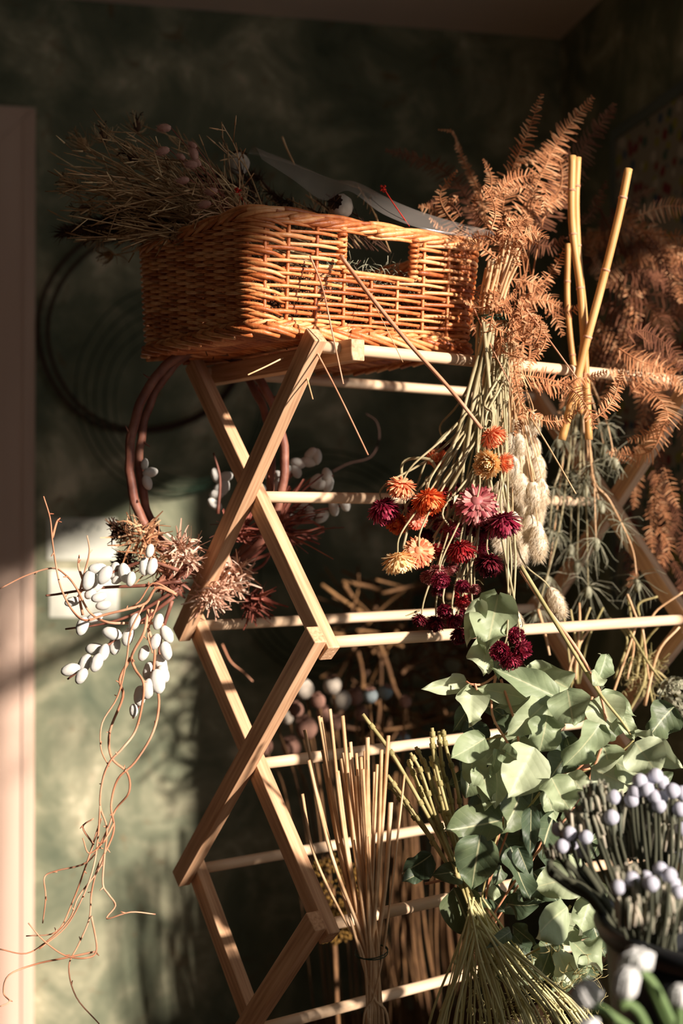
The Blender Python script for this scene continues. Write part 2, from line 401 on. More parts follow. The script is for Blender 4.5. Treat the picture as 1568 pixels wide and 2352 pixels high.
for i in range(4):
    for t in (0, RD):
        if (i == 1 and t == 99): continue
        dowel('dowel', rk(.012, t, LEV[i]), rk(RLEN - .012, t, LEV[i]), .0073, M['pine_dowel'], rack)
    dowel('dowel', rk(.012, RD / 2, (LEV[i] + LEV[i + 1]) / 2), rk(RLEN - .012, RD / 2, (LEV[i] + LEV[i + 1]) / 2), .0073, M['pine_dowel'], rack)
for s0 in (.046,):
    bar('top_rail', rk(s0, -.028, LEV[0] - .004), rk(s0, RD + .02, LEV[0] - .004), .025, .019, Uv, M['pine'], rack)

# ------------------------------------------------------------------ wicker basket
BZ = LEV[0] + .0073 + .012
BK0 = rk(-.062, .023, BZ)
BL_, BD_, BH_ = .325, .278, .133
basket = thing('wicker_basket', 'honey brown wicker tray basket with a cut-out handle on top of the rack', 'basket', BK0 + Uv * BL_ / 2 + Wv * BD_ / 2)
RC = .022
segs = [('l', BL_ - 2 * RC), ('c', RC * math.pi / 2), ('l', BD_ - 2 * RC), ('c', RC * math.pi / 2)] * 2
PER = sum(s[1] for s in segs)
def per2(s):
    """rounded rectangle: starts after the front left corner, runs along +u; returns 2D pos, 2D normal"""
    s = s % PER; x, y, h = RC, 0.0, 0.0
    for k, (t, l) in enumerate(segs):
        if s <= l + 1e-9:
            if t == 'l': return (x + math.cos(h) * s, y + math.sin(h) * s), (math.sin(h), -math.cos(h))
            a = s / RC; cx, cy = x - math.sin(h) * RC, y + math.cos(h) * RC
            hh = h + a
            return (cx + math.sin(hh) * RC, cy - math.cos(hh) * RC), (math.sin(hh), -math.cos(hh))
        s -= l
        if t == 'l': x += math.cos(h) * l; y += math.sin(h) * l
        else:
            cx, cy = x - math.sin(h) * RC, y + math.cos(h) * RC; h += math.pi / 2
            x, y = cx + math.sin(h) * RC, cy - math.cos(h) * RC
    return (x, y), (math.sin(h), -math.cos(h))
def bp(s, z, o):
    (x, y), (nx, ny) = per2(s); k = z / BH_
    fl = .007 * k; x += nx * (o + fl) + max(0, nx) * .012 * k; y += ny * (o + fl)
    return BK0 + Uv * x + Wv * y + V((0, 0, z))
# stakes
front = BL_ - 2 * RC; cor = RC * math.pi / 2; side = BD_ - 2 * RC
st = []; pos = 0
def span(l, n):
    global pos
    for i in range(n): st.append(pos + l * (i + .5) / n)
    pos += l
span(front, 7); span(cor, 2); span(side, 10); span(cor, 2); span(front, 7); span(cor, 2); span(side, 10); span(cor, 2)
NS = len(st)
H0, H1, HZ0, HZ1 = .115 - RC + .003, .225 - RC, .078, BH_ - .014
def inhole(s, z): return H0 < (s % PER) < H1 and HZ0 < z < HZ1
mb = MB()
for i, s in enumerate(st):
    dbl = .0022
    if H0 + .008 < s < H1 - .008: mb.tube([bp(s, z, U(-.0004, .0004)) for z in (-.004, .03, .06, HZ0)], dbl, 6)
    else: mb.tube([bp(s, -.004 + (BH_ + .002) * k / 5, U(-.0004, .0004)) for k in range(6)], dbl, 7)
mb.build('stakes', M['wicker'], basket)
mb = MB(); NR = 16; AMP = .0034
def stk(i): return st[i % NS] + PER * (i // NS)
for r in range(NR):
    z = .014 + (BH_ - .024) * r / (NR - 1)
    for si in [q for q in range(NS) if not (st[q] < front)]:
        n = 10; s0 = st[si] - .010; s1 = s0 + .052 * U(.95, 1.1); pts = []
        for k in range(n + 1):
            t = k / n; pts.append(bp(s0 + (s1 - s0) * t, z + (t - .5) * -.0078 + U(-.0002, .0002), -.0030 + .0064 * math.sin(math.pi * min(1, t * 1.05)) + .0012 * t))
        if s1 < PER + .02: mb.tube(pts, U(.0024, .0029), 7, taper=lambda t: 1.1 - .35 * t)
    i = r % 2
    step = 2
    while i < NS + (r % 2):
        j = i + step
        s0, s1 = stk(i) - .006, stk(j) + .007
        onfront = (stk(i) % PER) < front or i % NS == NS - 1
        if not onfront: i += step; continue
        sl = .0011 if onfront else .0027
        n = 14; run = []
        rr = U(.0021, .0029) if onfront else U(.0022, .0027)
        for k in range(n + 1):
            t = k / n; s = s0 + (s1 - s0) * t
            # interpolate in/out sign between stakes
            q = i - 1
            while stk(q + 1) < s and q < j + 1: q += 1
            f = (s - stk(q)) / (stk(q + 1) - stk(q)); f = min(1, max(0, f))
            sa = 1 if (q + r) % 2 else -1; o = AMP * sa * math.cos(math.pi * f)
            if inhole(s, z):
                if len(run) > 1: mb.tube(run, rr, 7)
                run = []
                continue
            run.append(bp(s, z + (t - .5) * 2 * sl, o + (t - .5) * .0015))
        if len(run) > 1: mb.tube(run, rr, 7, taper=lambda t: (1.12 - .3 * t) * (.55 if t > .97 or t < .03 else 1))
        i += step
mb.build('woven_sides', M['wicker'], basket)
mb = MB()                                                   # rim and bottom wales as twisted rods
def rope(mb, zc, rad, r, pitch, strands, piece=.16, o0=0):
    for k in range(strands):
        s = U(0, .03)
        while s < PER:
            pc = piece * U(.8, 1.2); n = 16
            pts = []
            for q in range(n + 1):
                ss = s + pc * q / n; a = 2 * math.pi * (ss / pitch + k / strands)
                pts.append(bp(ss, zc + math.sin(a) * rad, o0 + math.cos(a) * rad))
            mb.tube(pts, r, 7, taper=lambda t: 1.1 - .35 * t); s += pc * .93
rope(mb, BH_ - .003, .0042, .0034, .10, 4, .13)
rope(mb, BH_ + .003, .0022, .0032, .13, 2, .15)
mb.build('braided_rim', M['wicker'], basket)
mb = MB(); rope(mb, .006, .0038, .0027, .07, 4, .11)
s = 0
while s < PER:
    pts = [bp(s + .068 * t, .004 - .013 * t, .0065 + .0035 * math.sin(math.pi * t)) for t in (0, .25, .5, .75, 1)]
    mb.tube(pts, .0034, 7, taper=lambda t: 1.05 - .3 * t); s += .027
mb.build('foot_border', M['wicker'], basket)
mb = MB()
for s in (H0 - .001, H1 + .001):
    z = HZ0
    for k in range(8):
        zz = HZ0 + (HZ1 - HZ0 + .004) * k / 7
        c = bp(s, zz, 0); pts = [c + (Uv * math.cos(a) * .0048 + Wv * math.sin(a) * .0052) + V((0, 0, a * .0004)) for a in [q * math.pi / 5 for q in range(11)]]
        mb.tube(pts, .0024, 6)
s = H0
mb.tube([bp(H0 + (H1 - H0) * k / 8, HZ0 - .002, .002) for k in range(9)], .0028, 7)
mb.build('handle_binding', M['wicker'], basket)
mb = MB()
for k in range(44):
    y = .006 + (BD_ - .012) * k / 43
    mb.tube([BK0 + Uv * (.004 + (BL_ - .008) * q / 16) + Wv * y + V((0, 0, -.001 + .0025 * math.sin(q * 1.57 + math.pi * k))) for q in range(17)], .0031, 5)
for q in range(8):
    x = .02 + (BL_ - .04) * q / 7
    mb.tube([BK0 + Uv * x + Wv * (.003 + (BD_ - .006) * k / 4) + V((0, 0, -.001)) for k in range(5)], .003, 5)
mb.build('base_weave', M['wicker'], basket)
# ------------------------------------------------------------------ shared plant meshes
def hull_leaf(L_, Wd, curl, fold, wave, seed, tip=.10, nv=14, nu=5):
    """broad leaf mesh along +Y from the stalk, face up +Z; returns mesh with UVs"""
    rnd = random.Random(seed); vs = []; fs = []; uvs = []
    ph = rnd.random() * 6; ph2 = rnd.random() * 6; tw = rnd.uniform(-.5, .5)
    for j in range(nv + 1):
        t = j / nv
        wd = Wd / 2 * (math.sin(math.pi * min(1, t * .98 + .02) ** .72) ** .72) * (1 - .10 * t)
        if t > .82: wd *= 1 - ((t - .82) / .18) ** 1.4 * .75
        if j == nv: wd = Wd * .008
        if j == 0: wd = Wd * .05
        ang = curl * t; y = L_ * (math.sin(ang) / curl if abs(curl) > .01 else t); z = -L_ * ((1 - math.cos(ang)) / curl if abs(curl) > .01 else 0)
        for i in range(-nu, nu + 1):
            u = i / nu
            f = fold * abs(u) * wd + wave * Wd * .16 * math.sin(t * 9 + ph + (2 if u > 0 else 0)) * u * u + wave * Wd * .05 * math.sin(t * 17 + ph2) * abs(u)
            x = u * wd * (1 - .12 * abs(fold)); a = tw * t
            zz = z + f
            vs.append((x * math.cos(a) - f * math.sin(a) * .3, y, zz + x * math.sin(a)))
            uvs.append((u, t))
    w_ = 2 * nu + 1
    for j in range(nv):
        for i in range(2 * nu): a = j * w_ + i; fs.append((a, a + 1, a + w_ + 1, a + w_))
    me = bpy.data.meshes.new('leaf'); me.from_pydata(vs, [], fs); me.polygons.foreach_set('use_smooth', [True] * len(fs))
    ul = me.uv_layers.new(name='UVMap')
    for lp in me.loops: ul.data[lp.index].uv = uvs[lp.vertex_index]
    me.update(); return me
def put_leaf(base, tipp, wd, m, parent, face=None, seed=0, curl=None, fold=None, wave=None, name='leaf', label=None):
    rnd = random.Random(seed * 31 + 5); d = tipp - base; L_ = d.length * 1.06
    me = hull_leaf(L_, wd, rnd.uniform(-.7, .9) if curl is None else curl, rnd.uniform(.1, .6) if fold is None else fold, rnd.uniform(.5, 1.5) if wave is None else wave, seed)
    me.materials.append(m)
    y = d.normalized(); f = face or V((0, -1, 0)); z = (f - y * f.dot(y)).normalized(); x = y.cross(z)
    o = inst(name, me, parent, base, Matrix((x, y, z)).transposed())
    if label: o['label'] = label
    return o
def frond_mb(mb, pts, plen, dens=260, curl=.6, droop=.4, facing=V((0, -1, 0)), wd=.0016, r0=.0011, both=True, jit=.25):
    """pinnate frond: thin rachis with curved leaflets to both sides"""
    L_ = sum((pts[i + 1] - pts[i]).length for i in range(len(pts) - 1)); n = max(6, int(L_ * dens))
    mb.tube(pts, r0, 5, r2=.0004)
    cum = [0]
    for i in range(len(pts) - 1): cum.append(cum[-1] + (pts[i + 1] - pts[i]).length)
    for k in range(n):
        t = (k + .5) / n; d = t * L_; i = 0
        while i < len(cum) - 2 and cum[i + 1] < d: i += 1
        f = (d - cum[i]) / max(1e-9, cum[i + 1] - cum[i]); p = pts[i].lerp(pts[i + 1], f)
        tg = (pts[i + 1] - pts[i]).normalized()
        for sd in (-1, 1):
            if R() < .05: continue
            side = tg.cross(facing).normalized() * sd
            ll = plen * (math.sin(math.pi * min(1, .12 + t * .86)) ** .6) * U(.7, 1.15) * (1 - .25 * t)
            dirv = (side + tg * U(.25, .55) + rv(jit)).normalized()
            cv = facing * U(-.2, 1) * curl + tg * U(0, .5) * curl + V((0, 0, -1)) * droop
            q = [p + dirv * ll * s_ + cv * ll * s_ * s_ * .45 for s_ in (0, .3, .65, 1)]
            mb.strip(q, tg, lambda t_: wd * (1.0 - .2 * t_ if t_ < .8 else .35), fold=.35)
def stem(mb, pts, r, r2=None, seg=6): mb.tube(pts, r, seg, r2=r2)
def bunny_mesh(L_, rr, seed, mname, hairs=900):
    rnd = random.Random(seed); mb = MB(); c = V((0, 0, L_ / 2))
    nj, nk = 12, 12
    base = 0
    for j in range(nj + 1):
        t = j / nj; rad = rr * (math.sin(math.pi * (.04 + .94 * t)) ** .55) * (1.02 - .22 * t)
        for k in range(nk):
            a = 2 * math.pi * k / nk; q = rad * (1 + rnd.uniform(-.12, .12)); mb.v.append(V((math.cos(a) * q, math.sin(a) * q, L_ * t)))
    for j in range(nj):
        for k in range(nk): a = j * nk + k; b = j * nk + (k + 1) % nk; mb.f.append((a, b, b + nk, a + nk))
    mb.f.append(tuple(range(nk))[::-1]); mb.f.append(tuple(nj * nk + k for k in range(nk)))
    for _ in range(hairs):
        t = rnd.random(); a = rnd.random() * 6.283; rad = rr * (math.sin(math.pi * (.04 + .92 * t)) ** .55) * (1.02 - .22 * t) * .92
        p = V((math.cos(a) * rad, math.sin(a) * rad, L_ * t)); dr = V((math.cos(a), math.sin(a), .9 + rnd.random()))
        mb.spike(p, p + dr.normalized() * rr * rnd.uniform(.4, .95), rr * .02)
    return mb.mesh('tail', M[mname])
def strawflower(seed, mname, rings=8, openness=.5, centre=False):
    """everlasting: overlapping papery bracts round a small ball, axis +Z is the open face, radius ~1"""
    rnd = random.Random(seed); mb = MB()
    for k in range(rings):
        f = k / (rings - 1)                       # 0 = back, 1 = front
        phi = math.radians(28 + (108 + 18 * (1 - openness)) * f); n = int(14 + 24 * math.sin(phi) ** .8)
        ll = .40 + .40 * math.sin(math.pi * min(1, f * 1.02)) ** .8
        for i in range(n):
            a = 6.283 * (i + .5 * (k % 2)) / n + rnd.uniform(-.09, .09)
            rd = V((math.cos(a), math.sin(a), 0)); zz = V((0, 0, 1))
            nrm = rd * math.sin(phi) - zz * math.cos(phi); tan = rd * math.cos(phi) + zz * math.sin(phi)
            b0 = nrm * V((.36, .36, .26)).x * 1.0; b0.z *= .6
            w1 = .52 - .34 * f + rnd.uniform(-.12, .12)
            out = (tan * (1 - w1 * .5) + nrm * w1).normalized(); side = V((-math.sin(a), math.cos(a), 0)); L_ = ll * rnd.uniform(.85, 1.12)
            q = [b0, b0 + out * L_ * .5 - nrm * .0, b0 + out * L_ * .82 + nrm * .02, b0 + out * L_ + nrm * (.05 - .12 * f)]
            mb.strip(q, side, lambda t: .076 * (.7 + .5 * t if t < .6 else max(.25, 1.0 - 1.8 * (t - .6))), fold=.4)
    me = mb.mesh('bracts', M[mname])
    mc = MB(); mc.ell(V((0, 0, .18)), V((0, 0, 1)), .16, .30 if centre else .16, 14, 8, .12)
    mback = MB(); mback.ell(V((0, 0, -.10)), V((0, 0, 1)), .20, .30, 12, 6)
    return me, mc.mesh('centre', M['sf_centre']), mback.mesh('back', M[mname])
def pod_mesh(seed, mname, r=.0125):
    """poppy capsule, stalk at -Z, crown at +Z"""
    rnd = random.Random(seed); mb = MB(); nk = 20
    prof = [(-1.12, .20), (-1.02, .34), (-.9, .55), (-.6, .86), (-.2, 1.0), (.2, 1.0), (.55, .86), (.78, .62), (.88, .5), (.92, .5)]
    for j, (z, q) in enumerate(prof):
        for k in range(nk): a = 6.283 * k / nk; qq = q * (1 + .03 * math.cos(a * 10)); mb.v.append(V((math.cos(a) * qq, math.sin(a) * qq, z)) * r)
    for j in range(len(prof) - 1):
        for k in range(nk): a = j * nk + k; b = j * nk + (k + 1) % nk; mb.f.append((a, b, b + nk, a + nk))
    mb.f.append(tuple(range(nk))[::-1]); mb.f.append(tuple((len(prof) - 1) * nk + k for k in range(nk)))
    body = mb.mesh('capsule', M[mname])
    mc = MB(); n = 22
    for k in range(n):
        a0 = 6.283 * k / n; rr = .74 if k % 2 == 0 else .60; mc.v.append(V((math.cos(a0) * rr, math.sin(a0) * rr, .98 if k % 2 == 0 else 1.03)) * r)
    for k in range(n): a0 = 6.283 * k / n; mc.v.append(V((math.cos(a0) * .30, math.sin(a0) * .30, .96)) * r)
    for k in range(n): mc.f.append((k, (k + 1) % n, n + (k + 1) % n, n + k))
    mc.f.append(tuple(n + k for k in range(n)))
    for k in range(11):
        a0 = 6.283 * k / 11; d_ = V((math.cos(a0), math.sin(a0), 0)); mc.tube([(d_ * .08 + V((0, 0, 1.0))) * r, (d_ * .4 + V((0, 0, 1.03))) * r, (d_ * .72 + V((0, 0, 1.02))) * r], r * .045, 5)
    return body, mc.mesh('crown', M['dry_dark'] if mname == 'pod' else M['pod_brown'], False)
PX = 1 / FPX                     # metres per pixel at 1 m

# ------------------------------------------------------------------ strawflower bunch
TIE = P(1128, 735, 1.64)
sfb = thing('strawflower_bunch', 'hanging bunch of peach, orange and crimson strawflowers on curved pale stems', 'dried flowers', TIE)
sf_kinds = {}
def sf(kind, seed, centre=False):
    k = (kind, seed % 2, centre)
    if k not in sf_kinds: sf_kinds[k] = strawflower(hash(kind) % 100 * 0 + len(sf_kinds) * 7 + seed, kind, openness=.3 + .5 * (seed % 2), centre=centre, rings=9)
    return sf_kinds[k]
def z3(x, y): return 820 + x * .2806, 950 + y * .2806
# zoom x, y, diameter(zoom px), kind, axis (x right, y down, toward camera)
SF = [(1100, 170, 200, 'sf_peach', (.5, .75, .35), 1.535), (1075, 410, 205, 'sf_cream', (-.55, .15, .8), 1.535), (1195, 395, 150, 'sf_peach', (.8, .1, .4), 1.56),
      (652, 382, 160, 'sf_peach', (-.2, -.9, .35), 1.60), (365, 578, 215, 'sf_peach', (-.3, .9, -.25), 1.56), (578, 692, 245, 'sf_orange', (.1, .9, .35), 1.55),
      (210, 765, 245, 'sf_magenta', (.3, .85, .3), 1.57), (340, 882, 180, 'sf_orange', (-.5, .5, .6), 1.60), (495, 868, 160, 'sf_salmon', (-.2, -.1, -.9), 1.57),
      (980, 728, 310, 'sf_dusky', (.1, .5, -.75), 1.56), (1015, 905, 220, 'sf_magenta', (.25, .2, .9), 1.59), (1190, 872, 270, 'sf_magenta', (.08, .97, .1), 1.55),
      (768, 940, 150, 'sf_dark', (.4, .5, -.5), 1.57), (335, 1182, 250, 'sf_cream', (.25, .9, .1), 1.53), (503, 1125, 225, 'sf_peach', (.1, .3, -.85), 1.54),
      (630, 1120, 130, 'sf_red', (.5, .5, .3), 1.58), (845, 1100, 225, 'sf_red', (.1, .95, .2), 1.56), (1003, 1090, 115, 'sf_magenta', (.5, .4, -.4), 1.58),
      (1078, 1210, 215, 'sf_dark', (-.1, .85, .3), 1.55), (660, 1290, 150, 'sf_dusky', (0, .6, .6), 1.55), (585, 1330, 120, 'sf_dusky', (-.4, .6, .4), 1.57),
      (680, 1350, 140, 'sf_magenta', (.2, .7, .6), 1.54), (760, 1260, 120, 'sf_dusky', (.4, .7, .1), 1.57), (850, 1400, 120, 'sf_magenta', (.3, .6, .5), 1.56),
      (855, 1530, 120, 'sf_red', (.2, .8, .4), 1.56), (962, 1430, 85, 'sf_dusky', (.3, .6, .6), 1.55), (515, 1675, 120, 'sf_dark', (-.4, .8, .3), 1.57),
      (720, 1605, 125, 'sf_magenta', (-.1, .7, .5), 1.56), (640, 1700, 150, 'sf_dark', (-.1, .8, .4), 1.59), (785, 1685, 125, 'sf_magenta', (.3, .8, .4), 1.55),
      (838, 1800, 150, 'sf_dark', (.1, .8, .5), 1.57), (1300, 1822, 125, 'sf_magenta', (.1, -.2, .8), 1.52), (1345, 1925, 140, 'sf_magenta', (.4, .3, .7), 1.51),
      (1175, 1935, 150, 'sf_magenta', (-.4, .2, .8), 1.51), (1255, 2015, 160, 'sf_magenta', (.1, .6, .7), 1.51), (690, 645, 150, 'sf_red', (.2, .8, .3), 1.60),
      (722, 255, 90, 'sf_dark', (-.2, .8, .3), 1.66), (610, 790, 130, 'sf_magenta', (0, .8, .3), 1.62), (440, 745, 140, 'sf_dark', (0, .8, .3), 1.63),
      (790, 600, 120, 'sf_dark', (0, .8, .3), 1.66), (900, 920, 130, 'sf_dark', (0, .8, .3), 1.62), (745, 1150, 120, 'sf_red', (0, .8, .3), 1.62),
      (660, 1440, 110, 'sf_dark', (0, .8, .3), 1.60), (570, 980, 130, 'sf_dark', (0, .8, .3), 1.65), (700, 720, 110, 'sf_dark', (0, .8, .3), 1.65)]
rs = random.Random(5)
SF += [(rs.uniform(480, 1120), rs.uniform(700, 1700), rs.uniform(90, 150), rs.choice(['sf_dark', 'sf_magenta', 'sf_red', 'sf_dusky', 'sf_dark']), (rs.uniform(-.6, .6), rs.uniform(.2, .9), rs.uniform(-.2, .7)), rs.uniform(1.57, 1.66)) for _ in range(16)]
NECK = []
for i, (x, y, dm, kd, ax, Y) in enumerate(SF):
    px, py = z3(x, y); c = P(px, py, Y); r_ = dm * .2806 * PX * Y / 2 * 1.28
    me, mc, mbk = sf(kd, i % 2, kd in ('sf_cream', 'sf_magenta', 'sf_orange', 'sf_red'))
    axv = (V((ax[0], -ax[2], -ax[1])) + rv(.12)).normalized(); rot = frame(axv)
    fl = inst('flower_head', me, sfb, c, rot, r_)
    for nm, m_ in (('flower_centre', mc), ('flower_base', mbk)):
        o = bpy.data.objects.new(nm, m_); COL.objects.link(o); o.parent = fl
    # stem
    mb = MB(); back = c - axv * r_ * .2; top = TIE + V((U(-.018, .018), U(-.015, .015), U(-.01, .01)))
    mid1 = TIE.lerp(back, .40); mid1.x = TIE.x + (back.x - TIE.x) * .08 + top.x - TIE.x; 
    mid2 = TIE.lerp(back, .72) + rv(.008); mid2.x = TIE.x + (back.x - TIE.x) * .60 + U(-.012, .012)
    near = back.lerp(mid2, .22) + V((U(-.004, .004), 0, .008)) if i % 3 else back + V((U(-.008, .008), 0, .022))
    big = R() < .5
    mb.tube(smooth([top, mid1, mid2, near, back], 5), .0021 if big else .0015, 6, r2=.0011)
    mb.build('stem', M['greystem'], sfb)
# extra thick curved stems seen in the photo
for px in ([(1128, 740), (1095, 830), (1075, 900), (1060, 960), (1040, 1020), (1000, 1105)], [(1110, 740), (1120, 850), (1128, 930), (1130, 990), (1100, 1100)],
           [(1130, 740), (1100, 880), (1070, 1000), (1060, 1120), (1045, 1180)], [(1135, 740), (1115, 900), (1095, 1050), (1085, 1140)],
           [(1120, 740), (1080, 900), (1050, 1000), (1010, 1080), (985, 1055), (930, 1058), (922, 1100), (935, 1200), (925, 1260)],
           [(1130, 740), (1090, 900), (1068, 1050), (1030, 1130), (1028, 1180), (995, 1235)], [(1125, 740), (1100, 820), (1112, 1000), (1120, 1130)]):
    mb = MB(); mb.tube(PL(px, 1.585, .01, 5), .0026, 7, r2=.0016); mb.build('stem', M['greystem'], sfb)
# cut stem ends fanning above the tie
for i in range(15):
    x = 1115 + i * 6 + U(-3, 3); yt = U(545, 600) + abs(i - 9) * 4
    mb = MB(); a = P(x, yt, 1.62 + U(-.02, .02)); b = P(1128 + (i - 7) * 3.5, 700, 1.63 + U(-.012, .012)); c = P(1126 + (i - 7) * 3.2, 790, 1.635 + U(-.012, .012))
    mb.tube(smooth([a, b, c, P(1118 + (i - 7) * 3.4, 900, 1.62 + U(-.012, .012))], 4), U(.0019, .0026), 7); mb.build('cut_stem', M['straw'], sfb)
mb = MB(); 
for k in range(3):
    c0 = P(1128, 728 + k * 5, 1.632); mb.tube([c0 + V((math.cos(a) * .021, math.sin(a) * .019, U(-.001, .001))) for a in [q * .5236 for q in range(13)]], .0011, 5)
mb.build('tie_wire', M['wire'], sfb)
# curly grey leaf scraps on the stems
mb = MB()
for _ in range(70):
    q_ = random.choice(SF); c = P(*z3(q_[0], q_[1] - 60), q_[5] + .01) + rv(.004); d_ = rv().normalized(); e = rv().normalized(); L_ = U(.008, .02)
    mb.strip([c + d_ * L_ * t + e * L_ * math.sin(t * 3) * .4 for t in (0, .25, .5, .75, 1)], d_.cross(e).normalized(), lambda t: .0014 * (1 - .7 * t))
mb.build('withered_leaves', M['greystem'], sfb)

# ------------------------------------------------------------------ bunny tail bunch
BT = P(1165, 760, 1.68)
btb = thing('bunny_tail_bunch', 'hanging bunch of fluffy cream bunny tail grass to the right of the strawflowers', 'dried grass', BT)
tails = [bunny_mesh(1.0, .27, s, 'bunny') for s in range(4)]
BTP = [(1165, 965, 40), (1185, 985, 44), (1160, 1020, 42), (1192, 1018, 46), (1210, 1000, 46), (1220, 1040, 52), (1195, 1060, 52), (1232, 1030, 50), (1178, 1075, 60), (1215, 1090, 60),
       (1240, 1075, 58), (1200, 1120, 64), (1225, 1140, 66), (1243, 1130, 62), (1185, 1140, 62), (1150, 1135, 60), (1168, 1165, 62), (1205, 1180, 66), (1230, 1190, 62), (1180, 1205, 60),
       (1148, 1200, 62), (1165, 1245, 60), (1200, 1255, 70), (1240, 1090, 60), (1236, 1245, 72), (1195, 1225, 60), (1155, 1230, 60), (1215, 1150, 62), (1205, 1040, 50), (1178, 960, 38), (1225, 970, 44), (1235, 1165, 60)]
BTP += [(U(1148, 1250), U(1010, 1230), U(52, 64)) for _ in range(18)]
for i, (px, py, ln) in enumerate(BTP):
    Y = U(1.61, 1.72); L_ = ln * PX * Y * 1.05; ax = V((U(-.12, .18), U(-.2, .2), -1)).normalized()
    b = P(px - 3, py - ln / 2, Y); inst('seed_head', tails[i % 4], btb, b, frame(ax), (L_ * 1.02, L_ * 1.02, L_ * 1.05))
    mb = MB(); mb.tube(smooth([BT + V((U(-.012, .012), U(-.012, .012), 0)), BT.lerp(b, .5) + V((0, 0, 0)) + rv(.004), b + V((0, 0, .01)), b], 4), .0008, 5); mb.build('stem', M['straw'], btb)
for (px, py, tx, ty, src) in ((1262, 1350, 1293, 1415, (1180, 1225)), (1175, 1398, 1195, 1455, (1160, 1250))):
    a, b = P(px, py, 1.63), P(tx, ty, 1.62); L_ = (b - a).length
    inst('seed_head', tails[1], btb, a, frame(b - a), (L_ * .9, L_ * .9, L_))
    mb = MB(); mb.tube(smooth([BT, P(src[0], src[1], 1.63), a], 8), .0011, 5); mb.build('stem', M['greystem'], btb)

# ------------------------------------------------------------------ bracken ferns
fern1 = thing('dried_bracken_bunch', 'rusty dried bracken fern fronds rising and curling beside the basket', 'dried fern', P(1180, 830, 1.75))
FR = [([(1150, 620), (1150, 520), (1165, 420), (1205, 320), (1245, 215)], 38, 1.80, 0), ([(1180, 560), (1230, 430), (1290, 310), (1362, 222)], 46, 1.84, 0),
      ([(1230, 540), (1290, 430), (1345, 330), (1412, 238)], 50, 1.98, 1), ([(1120, 520), (1095, 430), (1055, 350), (1040, 305), (1005, 297)], 15, 1.92, 0),
      ([(1100, 520), (1050, 420), (980, 370), (885, 345)], 36, 2.0, 1), ([(1130, 480), (1165, 420), (1220, 405), (1252, 435), (1245, 490)], 30, 1.74, 0),
      ([(1120, 560), (1050, 520), (1010, 450), (1050, 390)], 26, 1.74, 0), ([(1150, 600), (1090, 560), (1020, 530), (985, 500)], 24, 1.72, 0),
      ([(1160, 640), (1220, 650), (1260, 690), (1292, 772)], 36, 1.70, 0), ([(1190, 690), (1250, 690), (1300, 715), (1340, 700)], 28, 1.72, 0),
      ([(1190, 640), (1230, 660), (1270, 620), (1295, 570)], 26, 1.72, 0), ([(1170, 860), (1240, 868), (1300, 885), (1345, 930), (1366, 985)], 42, 1.62, 0),
      ([(1362, 965), (1400, 930), (1418, 890), (1425, 850)], 26, 1.64, 0), ([(1210, 880), (1280, 885), (1340, 868), (1395, 852)], 24, 1.66, 0),
      ([(1210, 940), (1245, 965), (1290, 965), (1330, 942)], 22, 1.62, 0), ([(1400, 860), (1460, 870), (1520, 925), (1532, 965), (1500, 990), (1440, 1012)], 40, 1.76, 0),
      ([(1530, 960), (1500, 1030), (1450, 1045), (1392, 1037)], 34, 1.80, 0), ([(1160, 560), (1120, 520), (1090, 480), (1095, 440)], 26, 1.72, 0),
      ([(1170, 540), (1210, 500), (1230, 460), (1200, 430), (1150, 440)], 26, 1.74, 0), ([(1140, 640), (1110, 700), (1110, 760), (1140, 800)], 26, 1.64, 0),
      ([(1200, 700), (1230, 750), (1235, 800), (1210, 850)], 26, 1.64, 0), ([(1160, 700), (1190, 740), (1200, 790), (1190, 840), (1200, 890)], 24, 1.60, 0),
      ([(1130, 690), (1170, 720), (1215, 725), (1250, 745)], 24, 1.60, 0), ([(1105, 730), (1150, 760), (1195, 770), (1240, 800)], 22, 1.61, 0),
      ([(1130, 560), (1160, 530), (1200, 540), (1235, 560)], 22, 1.62, 0), ([(1150, 500), (1155, 540), (1150, 590)], 16, 1.62, 0), ([(1180, 850), (1190, 900), (1200, 950), (1180, 1000)], 22, 1.60, 0),
      ([(1110, 650), (1090, 690), (1085, 740), (1100, 780)], 22, 1.68, 0), ([(1250, 480), (1290, 420), (1270, 350), (1180, 380)], 30, 1.86, 0), ([(1420, 800), (1470, 830), (1530, 850), (1590, 900)], 42, 1.78, 0), ([(1440, 770), (1480, 760), (1540, 800), (1580, 860)], 40, 1.80, 1), ([(1450, 900), (1500, 860), (1550, 870), (1590, 930)], 38, 1.79, 0)]
rq = random.Random(21)
for i in range(26):
    cx, cy = (rq.uniform(1110, 1235), rq.uniform(690, 860)) if i % 3 else (rq.uniform(1120, 1230), rq.uniform(500, 580)); a = rq.uniform(0, 6.28); L_ = rq.uniform(40, 85); pp = [(cx, cy)]
    for k in range(3): a += rq.uniform(.2, .8) * (1 if i % 2 else -1); pp.append((pp[-1][0] + math.cos(a) * L_ / 2.4, pp[-1][1] + math.sin(a) * L_ / 2.4))
    FR.append((pp, rq.uniform(16, 26), rq.uniform(1.585, 1.63), 0))
for i in range(7):
    cx, cy = rq.uniform(1050, 1250), rq.uniform(400, 560); a = rq.uniform(0, 6.28); L_ = rq.uniform(70, 150); pp = [(cx, cy)]
    for k in range(3): a += rq.uniform(.3, .9) * (1 if i % 2 else -1); pp.append((pp[-1][0] + math.cos(a) * L_ / 3, pp[-1][1] + math.sin(a) * L_ / 3))
    FR.append((pp, rq.uniform(20, 32), rq.uniform(1.72, 1.82), i % 3 == 0))
